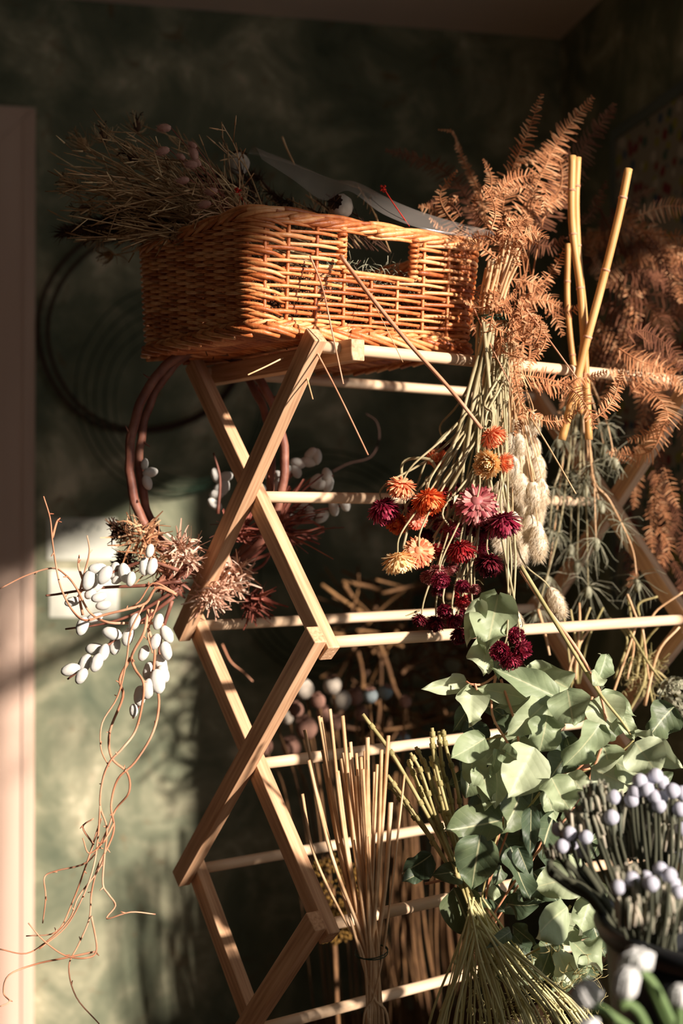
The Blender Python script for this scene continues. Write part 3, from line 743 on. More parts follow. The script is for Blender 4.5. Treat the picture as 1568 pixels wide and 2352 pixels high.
for (pp, pl, Y, dark) in FR:
    mb = MB(); Yv = [Y + .03 * math.sin(k * 1.7 + len(pp)) for k in range(len(pp))]
    pts = PL(pp, Yv, 0, 6); frond_mb(mb, pts, pl * PX * Y, 230, facing=(V((U(-.3, .3), -1, U(-.3, .3)))).normalized(), wd=.0013)
    mb.build('frond', M['fern_shade' if dark else 'fern'], fern1)
for i in range(12):                                         # woody main stalks
    mb = MB(); mb.tube(PL([(1180 + U(-40, 40), 840), (1180 + U(-50, 60), 640), (1150 + U(-40, 120), 480)], [1.70, 1.75, 1.82], .01), .0013, 5, r2=.0008); mb.build('stalk', M['fern'], fern1)
fern2 = thing('dried_bracken_bunch', 'shade-tinted brown dried bracken drooping at the right edge in front of the patterned panel', 'dried fern', P(1480, 760, 2.1))
rf = random.Random(3)
for i in range(46):
    x0, y0 = rf.uniform(1330, 1500), rf.uniform(480, 860)
    Y = rf.uniform(1.95, 2.3); a = rf.uniform(-.6, 1.1) if i % 3 else rf.uniform(-2.2, 2.4); L_ = rf.uniform(110, 230)
    pp = [(x0, y0)]
    for k in range(3): a += rf.uniform(.0, .55) * (1 if rf.random() < .75 else -1); pp.append((pp[-1][0] + math.cos(a) * L_ / 3, pp[-1][1] + math.sin(a) * L_ / 3))
    mb = MB(); frond_mb(mb, PL(pp, [Y, Y + rf.uniform(-.04, .04), Y + rf.uniform(-.07, .03)], 0, 6), rf.uniform(20, 42) * PX * Y, 190, wd=.0013, facing=V((rf.uniform(-.4, .4), -1, rf.uniform(-.4, .4))).normalized())
    mb.build('frond', M['fern' if i % 2 else 'fern_shade'], fern2)
for i in range(26):                                         # trailing wisps down the right side
    x0, y0 = rf.uniform(1440, 1590), rf.uniform(850, 1300); Y = rf.uniform(1.95, 2.2)
    pp = [(x0, y0), (x0 + rf.uniform(-20, 30), y0 + 50), (x0 + rf.uniform(-30, 40), y0 + rf.uniform(90, 150))]
    mb = MB(); frond_mb(mb, PL(pp, Y, 0, 5), rf.uniform(16, 28) * PX * Y, 200, wd=.0010); mb.build('frond', M['fern' if i % 2 else 'fern_shade'], fern2)
for i in range(8):
    mb = MB(); mb.tube(PL([(1330 + i * 12, 900), (1400 + i * 12, 700), (1390 + U(-20, 120), 480)], [1.95, 2.05, 2.2], .02), .0016, 5); mb.build('stalk', M['fern_shade'], fern2)

# ------------------------------------------------------------------ canes
def cane(pp, Y, r, label):
    t = thing('bamboo_cane', label, 'cane', P(pp[-1][0], pp[-1][1], Y), 'tall canes standing behind the rack top')
    pts = PL(pp, Y, 0, 8); n = len(pts); mb = MB(); mb.tube(pts, r, 10); mb.build('culm', M['bamboo'], t)
    for k in range(5, n, 9):
        mb = MB(); d_ = (pts[k] - pts[k - 1]).normalized(); mb.tube([pts[k] - d_ * .0014, pts[k], pts[k] + d_ * .0014], r * 1.13, 12)
        mb.build('node_ring', M['twig'], t)
cane([(1326, 362), (1322, 470), (1328, 600), (1342, 760), (1325, 880), (1310, 960)], 1.74, .0050, 'pale cane with a cut white tip, second from left of the four')
cane([(1314, 358), (1312, 480), (1318, 560), (1334, 680), (1345, 860), (1352, 1010)], 1.72, .0050, 'front curved cane crossing the one with the white tip')
cane([(1443, 388), (1420, 500), (1380, 660), (1345, 790), (1318, 900), (1290, 1010)], 1.71, .0053, 'cane leaning furthest right with a rounded tip')
cane([(1304, 560), (1303, 700), (1318, 850), (1335, 950)], 1.77, .0040, 'thin darker cane, leftmost and shortest of the four')

# ------------------------------------------------------------------ feathery hanging bunch (right, behind)
mist = thing('love_in_a_mist_bunch', 'hanging bunch of grey-green love-in-a-mist with spidery whorls behind the bunny tails', 'dried flowers', P(1330, 860, 1.92))
def whorl(mb, c, ax, r, n=22):
    for _ in range(n):
        d_ = (ax * U(.1, 1.0) + rv(.9)).normalized(); e = (d_ + ax * .8).normalized()
        mb.tube([c, c + d_ * r * .4, c + d_ * r * .62 + e * r * .28 + rv(r * .06), c + d_ * r * .6 + e * r * .62 + rv(r * .22)], .0006, 4, r2=.0002)
MI = [([(1340, 860), (1345, 950), (1362, 1090), (1368, 1235)], 60), ([(1345, 860), (1335, 1000), (1345, 1120), (1350, 1345)], 62), ([(1330, 860), (1300, 1000), (1275, 1200), (1258, 1320)], 50),
      ([(1335, 860), (1320, 1010), (1280, 1130), (1240, 1180)], 30), ([(1350, 900), (1360, 1090), (1400, 1150), (1450, 1255), (1462, 1330)], 56), ([(1330, 860), (1300, 920), (1285, 1000)], 44),
      ([(1330, 860), (1340, 980), (1342, 1110)], 56), ([(1335, 860), (1315, 1050), (1310, 1250)], 50), ([(1350, 860), (1390, 960), (1410, 1050)], 40), ([(1330, 860), (1290, 1060), (1270, 1130), (1262, 1215)], 46),
      ([(1340, 860), (1372, 960), (1385, 1020)], 50), ([(1340, 860), (1330, 1100), (1325, 1290)], 50), ([(1345, 860), (1350, 1050), (1375, 1150)], 40), ([(1325, 860), (1290, 1180), (1235, 1400)], 44)]
for i, (pp, r_) in enumerate(MI):
    Y = 1.90 + .02 * (i % 4); pts = PL(pp, Y, .01, 6); mb = MB(); mb.tube(pts, .0021 if i % 2 else .0015, 6, r2=.001); mb.build('stem', M['greystem' if i % 2 else 'straw'], mist)
    mb = MB(); d_ = (pts[-1] - pts[-3]).normalized(); whorl(mb, pts[-1], d_, r_ * PX * Y * 1.15, 24)
    mb.build('feathery_head', M['mist'], mist); mb = MB(); k = len(pts) * 3 // 5; whorl(mb, pts[k], (pts[k + 1] - pts[k]).normalized(), r_ * PX * Y * .9, 22)
    mb.build('feathery_head', M['mist'], mist); mb = MB(); mb.ell(pts[-1] + d_ * .01, d_, .010, .006, 10, 8); mb.build('seed_pod', M['mist'], mist)

# curled stems bunch on the lower front dowel at the right
curl = thing('curled_stem_bunch', 'bunch of looping bent stalks tied on the dowel at the right edge', 'dried stems', P(1340, 1500, 1.82))
for i, pp in enumerate([[(1300, 1570), (1320, 1500), (1370, 1430), (1430, 1432), (1455, 1480), (1440, 1560)], [(1325, 1570), (1322, 1480), (1310, 1400)], [(1330, 1570), (1350, 1470), (1385, 1395)],
        [(1320, 1560), (1330, 1440), (1330, 1385)], [(1310, 1580), (1340, 1440), (1355, 1395)], [(1450, 1560), (1450, 1440), (1440, 1365)], [(1440, 1365), (1475, 1440), (1510, 1400), (1568, 1360)],
        [(1460, 1560), (1475, 1450), (1465, 1390), (1510, 1370)], [(1410, 1560), (1440, 1470), (1400, 1420)], [(1480, 1620), (1510, 1500), (1560, 1440)], [(1500, 1620), (1470, 1500), (1420, 1425)],
        [(1470, 1600), (1500, 1540), (1560, 1590)], [(1405, 1600), (1440, 1500), (1470, 1430), (1490, 1560)], [(1440, 1640), (1480, 1560), (1480, 1480), (1530, 1420)], [(1290, 1380), (1300, 1460), (1315, 1570)],
        [(1235, 1400), (1250, 1450), (1262, 1505)]]):
    mb = MB(); mb.tube(PL(pp, 1.84 + .02 * (i % 3), .012, 6), .0026 if i % 2 else .0018, 7, r2=.0015); mb.build('stem', M['greenstalk' if i % 3 else 'straw'], curl)
mb = MB()
for _ in range(60): c = P(U(1430, 1530), U(1500, 1600), U(1.84, 1.9)); whorl(mb, c, rv(), .012, 4)
mb.build('leaf_scraps', M['greenstalk'], curl)
hyd = thing('hydrangea_head', 'small cream hydrangea head at the right edge above the leafy branches', 'dried flower', P(1550, 1605, 1.75))
mb = MB()
for _ in range(60):
    d_ = rv().normalized(); c = P(1555, 1600, 1.75) + d_ * .026
    for k in range(4):
        e = d_.orthogonal().normalized(); e.rotate(Matrix.Rotation(k * 1.571 + U(-.2, .2), 3, d_)); mb.strip([c, c + e * .004 + d_ * .001, c + e * .007], d_.cross(e), lambda t: .0032 * (1 - .6 * t * t))
mb.build('florets', M['mist'], hyd); mb = MB(); mb.tube(PL([(1555, 1600), (1500, 1540), (1440, 1440)], [1.75, 1.80, 1.84], 0, 5), .0018, 6); mb.build('stem', M['greenstalk'], hyd)

# ------------------------------------------------------------------ reed bundle
def zr(x, y): return 500 + x * .3827, 1400 + y * .3827
reeds = thing('reed_bundle', 'upright bundle of pale dry reed stalks bound with green wire in front of the rack', 'dried stalks', P(858, 2352, 1.42) + V((0, 0, -.12)))
RD_ = [(672, 598, 9.5), (605, 640, 9), (618, 648, 9.5), (748, 638, 11), (520, 722, 9.5), (898, 768, 12), (1023, 757, 10.5), (795, 795, 10), (790, 860, 9), (830, 862, 9), (982, 842, 10), (545, 905, 10.5), (632, 925, 8),
       (552, 958, 8), (738, 895, 9), (750, 860, 8), (880, 850, 7), (858, 885, 10), (955, 930, 9), (718, 970, 11), (835, 998, 12), (1120, 992, 6.5), (1037, 1158, 14), (507, 1107, 9), (655, 1035, 8), (900, 900, 9),
       (840, 1080, 9), (690, 1120, 8), (910, 1215, 6), (780, 1010, 9), (625, 845, 7), (938, 975, 7), (700, 900, 8), (870, 960, 9), (905, 1365, 6)]
for i, (x, y, wd) in enumerate(RD_):
    px, py = zr(x, y); Y = 1.42 + U(-.03, .03); f = (px - 822) / 95
    nx = 853 + f * 16 + U(-12, 12); bx = 862 - f * 6 + U(-28, 28) * .8
    Yn = 1.42 + U(-.013, .013)
    if i == 23: pts = [P(px, py, Y), P(712, 1930, Y), P(740, 2010, Y), P(790, 2110, 1.42), P(835, 2200, Yn), P(845, 2352, Yn)]
    else: pts = [P(px, py, Y), P(px + (nx - px) * .42 + U(-3, 3), py + (2180 - py) * .5, (Y + Yn) / 2), P(nx, 2180, Yn), P((nx + bx) / 2, 2290, Yn)]
    pts.append(P(bx, 2352, Yn)); pts.append(pts[-1] + V((0, 0, -.13)))
    mb = MB(); r_ = wd * .3827 * PX * 1.42 * 1.08; q = smooth(pts, 6); mb.tube(q, r_, 9, r2=r_ * .8); mb.build('stalk', M['straw'], reeds)
mb = MB(); c0 = P(853, 2186, 1.42)
for k in range(2): mb.tube([c0 + V((math.cos(a) * .0178, math.sin(a) * .0178, .003 * math.sin(a + k))) for a in [q * .3491 for q in range(19)]], .0007, 5)
mb.build('binding_wire', M['wire'], reeds)
# green jointed stalks behind the reeds
gst = thing('jointed_stalk_bunch', 'bunch of thin olive green jointed stalks leaning left between reeds and leaves', 'dried stalks', P(1080, 2200, 1.50))
GS = [((868, 628), (1075, 915), (1400, 1500), (2050, 2400)), ((1003, 1025), (1110, 1160), (1290, 1400), (1500, 1650)), ((1018, 995), (1150, 1180), (1280, 1370), (1480, 1640)), ((1188, 825), (1240, 930), (1330, 1150), (1480, 1560)),
      ((1155, 860), (1225, 990), (1330, 1310), (1500, 1620)), ((1145, 900), (1180, 1000), (1290, 1240), (1470, 1560)), ((1285, 710), (1300, 850), (1350, 1060), (1480, 1500)), ((1280, 770), (1310, 950), (1380, 1220), (1520, 1600)),
      ((1325, 730), (1350, 960), (1400, 1150), (1500, 1500)), ((1275, 880), (1320, 1040), (1380, 1300), (1540, 1640)), ((1350, 720), (1370, 830), (1450, 1150), (1540, 1500)), ((1190, 1030), (1260, 1200), (1350, 1400), (1500, 1640)), ((1210, 960), (1260, 1110), (1340, 1300), (1480, 1600)),
      ((1300, 860), (1330, 1000), (1370, 1150), (1470, 1480)), ((1240, 900), (1300, 1120), (1390, 1340), (1510, 1620))]
for i, g in enumerate(GS):
    pp = [zr(*q) for q in g[:3]] + [(1085 + U(-14, 14), 2090), (1100 + U(-20, 20), 2200)]
    Y = 1.50 + U(-.03, .03); q = PL(pp, Y, 0, 7); mb = MB(); mb.tube(q, U(.0017, .0024), 8)
    for k in range(2, len(q) - 1, 4): d_ = (q[k + 1] - q[k]).normalized(); mb.tube([q[k] - d_ * .003, q[k], q[k] + d_ * .003], .0033, 8)
    mb.build('stalk', M['greenstalk'], gst)

# ------------------------------------------------------------------ leafy branches
def zl(x, y): return 900 + x * .426, 1500 + y * .426
leafy = thing('leafy_branch_bouquet', 'large bouquet of broad green leaves, some in painted shade, in front of the rack', 'foliage', P(1100, 2352, 1.5) + V((0, 0, -.10)))
LFS = [((400, 150), (165, 195), 95, .06), ((430, 178), (395, 408), 135, .05), ((950, 190), (725, 60), 200, .10), ((900, 245), (575, 85), 140, .04), ((720, 245), (448, 175), 95, .05), ((815, 225), (585, 275), 120, .06),
       ((838, 260), (668, 430), 150, .03), ((838, 335), (800, 535), 165, .01), ((945, 195), (985, 425), 190, .02), ((1120, 230), (1190, 418), 185, .03), ((1155, 5), (1115, 150), 105, .04), ((1085, 88), (1118, 203), 75, .02),
       ((1122, 380), (968, 615), 160, .0), ((940, 545), (835, 700), 140, .04), ((503, 460), (300, 590), 135, .02), ((435, 508), (430, 705), 130, .02), ((770, 510), (615, 775), 240, -.01), ((565, 520), (540, 660), 62, 0),
       ((590, 520), (690, 580), 90, -.02), ((465, 620), (540, 755), 110, 0), ((560, 600), (575, 810), 115, 0), ((530, 650), (505, 838), 105, .01), ((595, 900), (285, 975), 190, .0), ((690, 750), (640, 960), 190, .03),
       ((750, 820), (745, 1108), 85, -.03), ((870, 880), (760, 1110), 190, .03), ((478, 980), (420, 1288), 200, -.02), ((640, 1045), (705, 1340), 150, .0), ((215, 1085), (60, 1200), 140, .02), ((415, 1160), (230, 1210), 105, .0), ((175, 1170), (45, 1250), 80, .01),
       ((330, 1262), (440, 1530), 190, .02), ((1040, 1190), (775, 1260), 190, .0), ((945, 1370), (722, 1520), 200, -.03), ((1080, 1290), (1010, 1510), 160, .02), ((870, 1545), (800, 1770), 130, .02), ((975, 1560), (1130, 1710), 160, .0),
       ((890, 1600), (970, 1800), 110, .01), ((1050, 1590), (1020, 1800), 75, 0), ((1310, 480), (1435, 655), 200, -.03), ((1400, 490), (1565, 620), 120, .0), ((1140, 495), (1190, 680), 170, .03), ((1075, 620), (1330, 745), 180, -.02),
       ((1205, 590), (1400, 690), 130, -.01), ((860, 672), (945, 865), 170, -.03), ((955, 645), (1050, 780), 120, -.01), ((1310, 435), (1425, 475), 60, .0), ((825, 735), (890, 905), 85, .02), ((1520, 290), (1360, 440), 160, .08),
       ((1115, 215), (1300, 335), 100, .05), ((1240, 330), (1300, 465), 75, .02), ((680, 1050), (740, 1200), 90, -.01), ((555, 1250), (525, 1345), 60, .0), ((1060, 1240), (1110, 1420), 130, .03), ((700, 440), (590, 640), 150, .05),
       ((660, 300), (640, 470), 170, .09), ((1000, 480), (860, 560), 150, .07), ((760, 1180), (880, 1330), 150, .05), ((500, 1290), (600, 1390), 140, .05), ((620, 1350), (760, 1390), 120, .06), ((1000, 700), (900, 800), 150, .06),
       ((880, 1180), (820, 1290), 150, .06), ((700, 900), (850, 960), 190, .07), ((420, 960), (400, 1120), 150, .05), ((560, 960), (680, 1120), 200, .06), ((1180, 330), (1100, 470), 150, .08), ((760, 400), (880, 480), 160, .08), ((1400, 640), (1480, 750), 130, .06),
       ((640, 1500), (560, 1560), 60, -.02), ((660, 1520), (700, 1570), 50, -.01), ((760, 1600), (850, 1700), 130, .06), ((980, 1480), (900, 1600), 120, .06), ((1090, 1480), (1130, 1640), 120, .05), ((700, 620), (860, 640), 150, .07)]
shadeset = {13, 22, 23, 24, 25, 26, 27, 28, 29, 30, 31, 35, 48, 51, 55, 56, 57, 58, 59, 60, 61, 62, 63, 64, 65, 66, 67, 68, 69, 72, 73, 74, 75}
anch = []
rl = random.Random(77)
for k in range(17):
    x, y = rl.uniform(380, 1120), rl.uniform(350, 1700)
    if y > 1250: x = rl.uniform(600, 1120)
    a = rl.uniform(-.9, 1.3) + 1.57; L_ = rl.uniform(130, 210)
    LFS.append(((x, y), (x + math.cos(a) * L_, y + math.sin(a) * L_), L_ * rl.uniform(.55, .8), rl.uniform(.05, .12)))
    if k % 3: shadeset.add(len(LFS) - 1)
for i, (b, t, wd, dy) in enumerate(LFS):
    Y = 1.47 + dy + U(-.01, .01); rr = random.Random(i)
    bb = P(*zl(*b), Y + rr.uniform(.0, .02)); tt = P(*zl(*t), Y - rr.uniform(-.01, .025))
    fc = V((rr.uniform(-.35, .55), -1, rr.uniform(-.15, .6))).normalized()
    put_leaf(bb, tt, wd * .426 * PX * Y * 1.32, M['leaf_shade' if i in shadeset else 'leaf'], leafy, fc, seed=i + 1)
    anch.append(bb)
for i, (b, t, wd) in enumerate([((755, 1085), (705, 1325), 185), ((672, 1110), (625, 1290), 85), ((700, 1285), (680, 1445), 120), ((725, 1350), (770, 1420), 70), ((690, 1200), (640, 1270), 60)]):
    f = lambda q: (750 + q[0] * .522, 800 + q[1] * .522)
    put_leaf(P(*f(b), 1.53), P(*f(t), 1.51), wd * .522 * PX * 1.5 * 1.25, M['leaf'], leafy, V((-.2 + .2 * i, -1, .3)).normalized(), seed=200 + i, wave=2.2)
bmj = bmesh.new()
for k in range(44):
    x, y = rl.uniform(400, 1200), rl.uniform(250, 1650)
    if y > 1200: x = rl.uniform(620, 1150)
    a = rl.uniform(-1.2, 1.3) + 1.57; L_ = rl.uniform(110, 190); Y = 1.47 + rl.uniform(.06, .13)
    b_ = P(*zl(x, y), Y + .02); t_ = P(*zl(x + math.cos(a) * L_, y + math.sin(a) * L_), Y)
    me = hull_leaf((t_ - b_).length, L_ * rl.uniform(.6, .85) * .426 * PX * Y, rl.uniform(-.6, .8), rl.uniform(.1, .6), rl.uniform(.4, 1.4), 500 + k)
    yv = (t_ - b_).normalized(); f_ = V((rl.uniform(-.5, .5), -1, rl.uniform(-.3, .6))); zv = (f_ - yv * f_.dot(yv)).normalized()
    me.transform(Matrix.Translation(b_ - V(leafy['_o'])) @ Matrix((yv.cross(zv), yv, zv)).transposed().to_4x4()); bmj.from_mesh(me); bpy.data.meshes.remove(me)
me = bpy.data.meshes.new('back_leaves'); bmj.to_mesh(me); bmj.free(); me.materials.append(M['leaf_shade'])
o = bpy.data.objects.new('back_leaves', me); COL.objects.link(o); o.parent = leafy; o['kind'] = 'stuff'
BR = [[(1196, 1300), (1300, 1470), (1375, 1590), (1430, 1660), (1455, 1700)], [(1196, 1310), (1250, 1390), (1330, 1500), (1380, 1600), (1385, 1700), (1320, 1850), (1200, 2000), (1120, 2120)], [(1200, 1500), (1120, 1565), (1085, 1572), (1070, 1565)],
      [(1240, 1600), (1170, 1680), (1110, 1700)], [(1370, 1720), (1300, 1790), (1230, 1810)], [(1265, 1785), (1300, 1778), (1355, 1765)], [(1265, 1790), (1360, 1765), (1420, 1730), (1455, 1700)], [(1115, 1920), (1090, 1925), (1040, 1940), (1110, 1990), (1105, 2110)],
      [(975, 2030), (1050, 2020), (1080, 2060), (1110, 2150)], [(1240, 1820), (1200, 1870), (1150, 1900), (1110, 2040), (1100, 2160)], [(1150, 1560), (1190, 1700), (1180, 1860), (1120, 2040), (1110, 2160)], [(1360, 1600), (1300, 1800), (1220, 1980), (1130, 2130)],
      [(1310, 2080), (1260, 2160), (1200, 2200)], [(1090, 1570), (1095, 1585)], [(1140, 1540), (1130, 1640), (1180, 1760), (1130, 1980), (1105, 2130)]]
for i, pp in enumerate(BR):
    mb = MB(); mb.tube(PL(pp, 1.495 + .012 * (i % 4), .004, 6), .0026 if i < 2 else .0016, 7, r2=.0012); mb.build('branch', M['twig' if i % 3 else 'greenstalk'], leafy)
for i in range(64):                                          # thin stems fanning out at the bottom
    f = (i - 20) / 44; x1 = 1085 + U(-14, 22); yb = 2352; x2 = 1110 + f * 260 + U(-25, 25)
    Y = U(1.44, 1.52); a = P(x1 + U(-6, 6), 2060 + U(0, 60), Y); b = P(x1 + (x2 - x1) * .45 + U(-8, 8), 2210, Y - .02); c = P(x2, yb, Y - .03)
    mb = MB(); q = smooth([a, b, c, c + V(((x2 - x1) * .0001, 0, -.08))], 5); mb.tube(q, U(.0009, .0017), 6)
    for k in (5, 9, 12): 
        if R() < .5: mb.ell(q[k], q[k + 1] - q[k], .003, .0022, 6, 4)
    mb.build('stem', M['lit_stalk'], leafy)
mb = MB()
for _ in range(150):
    c = P(U(1080, 1380), U(2180, 2352), U(1.44, 1.54)); whorl(mb, c, rv(), .012, 3)
mb.build('wispy_leaves', M['greenstalk'], leafy)

# ------------------------------------------------------------------ wreath with pussy willow
WC = P(482, 1070, 1.72)
wreath = thing('twig_wreath', 'bent branch wreath with pussy willow and dried bits hung from the rack end', 'wreath', WC)
def arc(cx, cy, rx, ry, a0, a1, Y, dY=0, n=30): return [P(cx + rx * math.cos(a0 + (a1 - a0) * k / n), cy - ry * math.sin(a0 + (a1 - a0) * k / n), Y + dY * math.sin(k)) for k in range(n + 1)]
for (cx, cy, rx, ry, a0, a1, Y, r_) in ((475, 1055, 178, 255, 1.3, 4.35, 1.70, .0064), (495, 1060, 175, 262, 1.5, 4.2, 1.72, .0056), (478, 1060, 175, 250, -1.9, 1.5, 1.74, .006), (455, 1060, 170, 255, -1.8, .9, 1.76, .0055)):
    pts = arc(cx, cy, rx, ry, a0, a1, Y); pts = [p + rv(.0012) for p in pts]
    mb = MB(); mb.tube(smooth(pts, 2), r_, 9); 
    for k in range(4, len(pts) - 2, 6):
        d_ = rv().normalized(); mb.tube([pts[k], pts[k] + d_ * .010, pts[k] + d_ * .014 + rv(.004)], .0018, 6, r2=.0008)
    mb.build('bent_branch', M['bark'], wreath)
cat = MB(); cat.ell(V((0, 0, .5)), V((0, 0, 1)), .54, .33, 14, 10, .06)
catme = [cat.mesh('catkin', M['catkin'])]
def catk(px, py, ln, ax, Y, par):
    L_ = ln * PX * Y; a = V((ax[0], U(-.3, .3), -ax[1])).normalized(); inst('catkin', catme[0], par, P(px, py, Y) - a * L_ / 2, frame(a), (L_, L_, L_))
CK = [(344, 1265, 30, (-.2, 1)), (332, 1301, 40, (0, 1)), (349, 1301, 38, (-.3, 1)), (286, 1316, 44, (.2, 1)), (265, 1314, 44, (0, 1)), (224, 1306, 40, (-1, .1)), (204, 1331, 48, (-.4, 1)), (240, 1321, 46, (-.7, 1)), (224, 1340, 42, (-.4, 1)), (209, 1360, 36, (-.6, .7)), (227, 1372, 34, (-1, .3)),
      (166, 1382, 34, (-1, .3)), (237, 1390, 34, (-1, .2)), (217, 1420, 38, (-1, .4)), (189, 1438, 42, (-.3, 1)), (309, 1428, 38, (-.4, 1)), (294, 1462, 42, (-.3, 1)), (257, 1455, 44, (-1, -.3)), (263, 1482, 42, (-.1, 1)), (218, 1491, 42, (-1, 0)), (238, 1499, 40, (-.3, .8)), (195, 1524, 44, (-.5, 1)), (222, 1522, 42, (-.4, 1)),
      (162, 1538, 42, (-1, .3)), (187, 1553, 38, (-.6, 1)), (363, 1428, 36, (-.3, 1)), (383, 1457, 42, (.5, 1)), (356, 1474, 38, (-.4, 1)), (381, 1495, 42, (.2, 1)), (369, 1526, 46, (.3, 1)), (342, 1540, 42, (-.3, 1)), (362, 1565, 54, (.2, 1)), (375, 1548, 40, (.3, 1)), (340, 1582, 46, (-.2, 1)), (321, 1598, 44, (-.1, 1)), (307, 1632, 30, (0, 1)), (270, 1330, 30, (-.8, .6)), (330, 1500, 36, (-.4, 1)), (300, 1330, 34, (-.3, 1)),
      (345, 1085, 34, (1, -.2)), (338, 1108, 34, (.3, 1)), (332, 1066, 26, (.2, -1))]
for c in CK: catk(c[0], c[1], c[2], c[3], 1.60 + U(-.02, .02) if c[1] > 1200 else 1.71, wreath)
CK2 = [(496, 1092), (517, 1095), (507, 1118), (493, 1158), (515, 1120), (498, 1135), (593, 1098), (619, 1092), (634, 1117), (642, 1098), (684, 1064), (680, 1081), (708, 1061), (713, 1043), (727, 1049), (725, 1105), (751, 1092), (754, 1114), (737, 1114), (691, 1161), (740, 1187), (766, 1167), (711, 1180), (639, 1196), (671, 1190), (791, 1157), (600, 1125), (655, 1085)]
for c in CK2: catk(c[0], c[1], 36, (U(-.4, .8), U(-1, .6)), 1.82, wreath)
for pp, Y in (([(415, 1335), (330, 1345), (230, 1350), (130, 1365), (105, 1368)], 1.62), ([(410, 1350), (330, 1400), (250, 1430), (150, 1445)], 1.62), ([(400, 1370), (320, 1430), (250, 1480), (195, 1530), (155, 1560)], 1.61), ([(395, 1380), (370, 1460), (360, 1540), (330, 1600), (305, 1650)], 1.62),
              ([(410, 1310), (340, 1290), (270, 1310), (200, 1345), (170, 1385)], 1.61), ([(500, 1180), (505, 1100), (490, 1040)], 1.80), ([(560, 1260), (640, 1130), (690, 1070), (730, 1046)], 1.82), ([(560, 1270), (640, 1170), (720, 1120), (765, 1092)], 1.82), ([(560, 1290), (680, 1190), (770, 1165), (800, 1155)], 1.82), ([(350, 1250), (335, 1120), (330, 1060)], 1.72)):
    mb = MB(); mb.tube(PL(pp, Y, .004, 5), .0025, 7, r2=.0012); mb.build('willow_stem', M['bark'], wreath)
CW = [[(405, 1365), (360, 1350), (335, 1385), (290, 1400), (240, 1412), (195, 1425), (165, 1400), (140, 1350), (127, 1290), (120, 1240), (115, 1190), (100, 1140)], [(375, 1435), (330, 1430), (250, 1430), (205, 1405), (175, 1350), (150, 1320), (120, 1305), (60, 1322), (0, 1352)],
      [(190, 1412), (183, 1370), (190, 1330), (205, 1270), (200, 1230)], [(190, 1330), (180, 1300), (182, 1275)], [(120, 1235), (130, 1200), (138, 1190)], [(340, 1400), (332, 1450), (310, 1490), (302, 1512), (312, 1540), (330, 1570), (326, 1620), (310, 1680), (280, 1720), (252, 1750), (236, 1790), (230, 1850), (245, 1900), (240, 1960), (225, 2000), (180, 2060), (160, 2110), (110, 2160), (60, 2190), (0, 2180)],
      [(350, 1400), (340, 1440), (355, 1490), (353, 1550), (365, 1610), (352, 1680), (310, 1750), (270, 1790), (255, 1850), (262, 1900), (250, 1940), (225, 1990), (210, 2050), (205, 2110), (180, 2170), (158, 2220), (175, 2290), (228, 2352)], [(300, 1510), (275, 1560), (282, 1600), (252, 1680), (256, 1740), (292, 1775), (296, 1820), (265, 1860), (240, 1920), (200, 1980), (130, 2000), (102, 2015), (105, 2060), (98, 2120)],
      [(240, 1960), (236, 2030), (250, 2055), (265, 2080), (245, 2110), (300, 2095), (357, 2100)], [(210, 2105), (222, 2180), (200, 2200), (150, 2195), (100, 2160), (65, 2120)], [(222, 2185), (150, 2200), (80, 2215), (20, 2240), (8, 2280), (22, 2300), (0, 2312)], [(232, 1880), (200, 1980), (165, 2075), (130, 2140), (60, 2150)],
      [(330, 1390), (300, 1450), (290, 1520), (270, 1600), (235, 1660), (232, 1720), (250, 1760)], [(365, 1380), (340, 1450), (350, 1500)], [(215, 1940), (190, 1900), (215, 1880)], [(400, 1360), (350, 1340), (310, 1390), (220, 1420)], [(262, 1890), (240, 1930), (205, 1960), (190, 1925)], [(230, 1850), (225, 1920), (215, 1990), (190, 2060), (150, 2130), (90, 2180)]]
for i, pp in enumerate(CW):
    q = PL(pp, 1.58 + .012 * (i % 4), .012, 5); mb = MB(); mb.tube(q, .0019 if i < 8 else .0013, 7, r2=.0008)
    for k in range(6, len(q) - 3, 9): d_ = rv().normalized(); mb.tube([q[k], q[k] + d_ * .006], .0011, 5, r2=.0005)
    mb.build('curly_twig', M['twig'], wreath)
def clump(px, py, rad, Y, n, m, name, ll=.02, wd=.0012, dirx=None):
    mb = MB(); c0 = P(px, py, Y); rr = rad * PX * Y
    for _ in range(n):
        d_ = rv().normalized(); 
        if dirx: d_ = (d_ * .6 + V(dirx)).normalized()
        c = c0 + d_ * rr * U(.1, .9); e = (d_ + rv(.6)).normalized(); f = rv().normalized(); L_ = ll * .72 * U(.6, 1.2)
        mb.strip([c + e * L_ * t + f * L_ * 1.0 * t * t for t in (0, .33, .66, 1)], e.cross(f).normalized(), lambda t: wd * 1.5 * (1.1 - .7 * t), .4)
    mb.build(name, M[m], wreath)
clump(420, 1270, 42, 1.66, 190, 'dry_pale', 'dried_bract_cluster'); clump(325, 1235, 45, 1.66, 110, 'dry', 'dried_bract_cluster', .026); clump(275, 1220, 22, 1.67, 130, 'dry_dark', 'bristly_head', .012)
clump(530, 1320, 48, 1.72, 300, 'dry_pale', 'dried_bract_cluster', .022, .0014); clump(485, 1360, 40, 1.70, 190, 'dry_pale', 'dried_bract_cluster', .02); clump(530, 1240, 40, 1.74, 110, 'redplant', 'red_leaf_cluster', .034, .0016, (.5, 0, .6))
clump(560, 1370, 42, 1.76, 120, 'redplant', 'red_leaf_cluster', .03, .0016, (.8, 0, -.5)); clump(600, 1220, 60, 1.78, 80, 'redplant', 'red_leaf_cluster', .06, .002, (.9, 0, .35)); clump(395, 1330, 34, 1.66, 90, 'bark', 'bark_cluster', .02, .002)
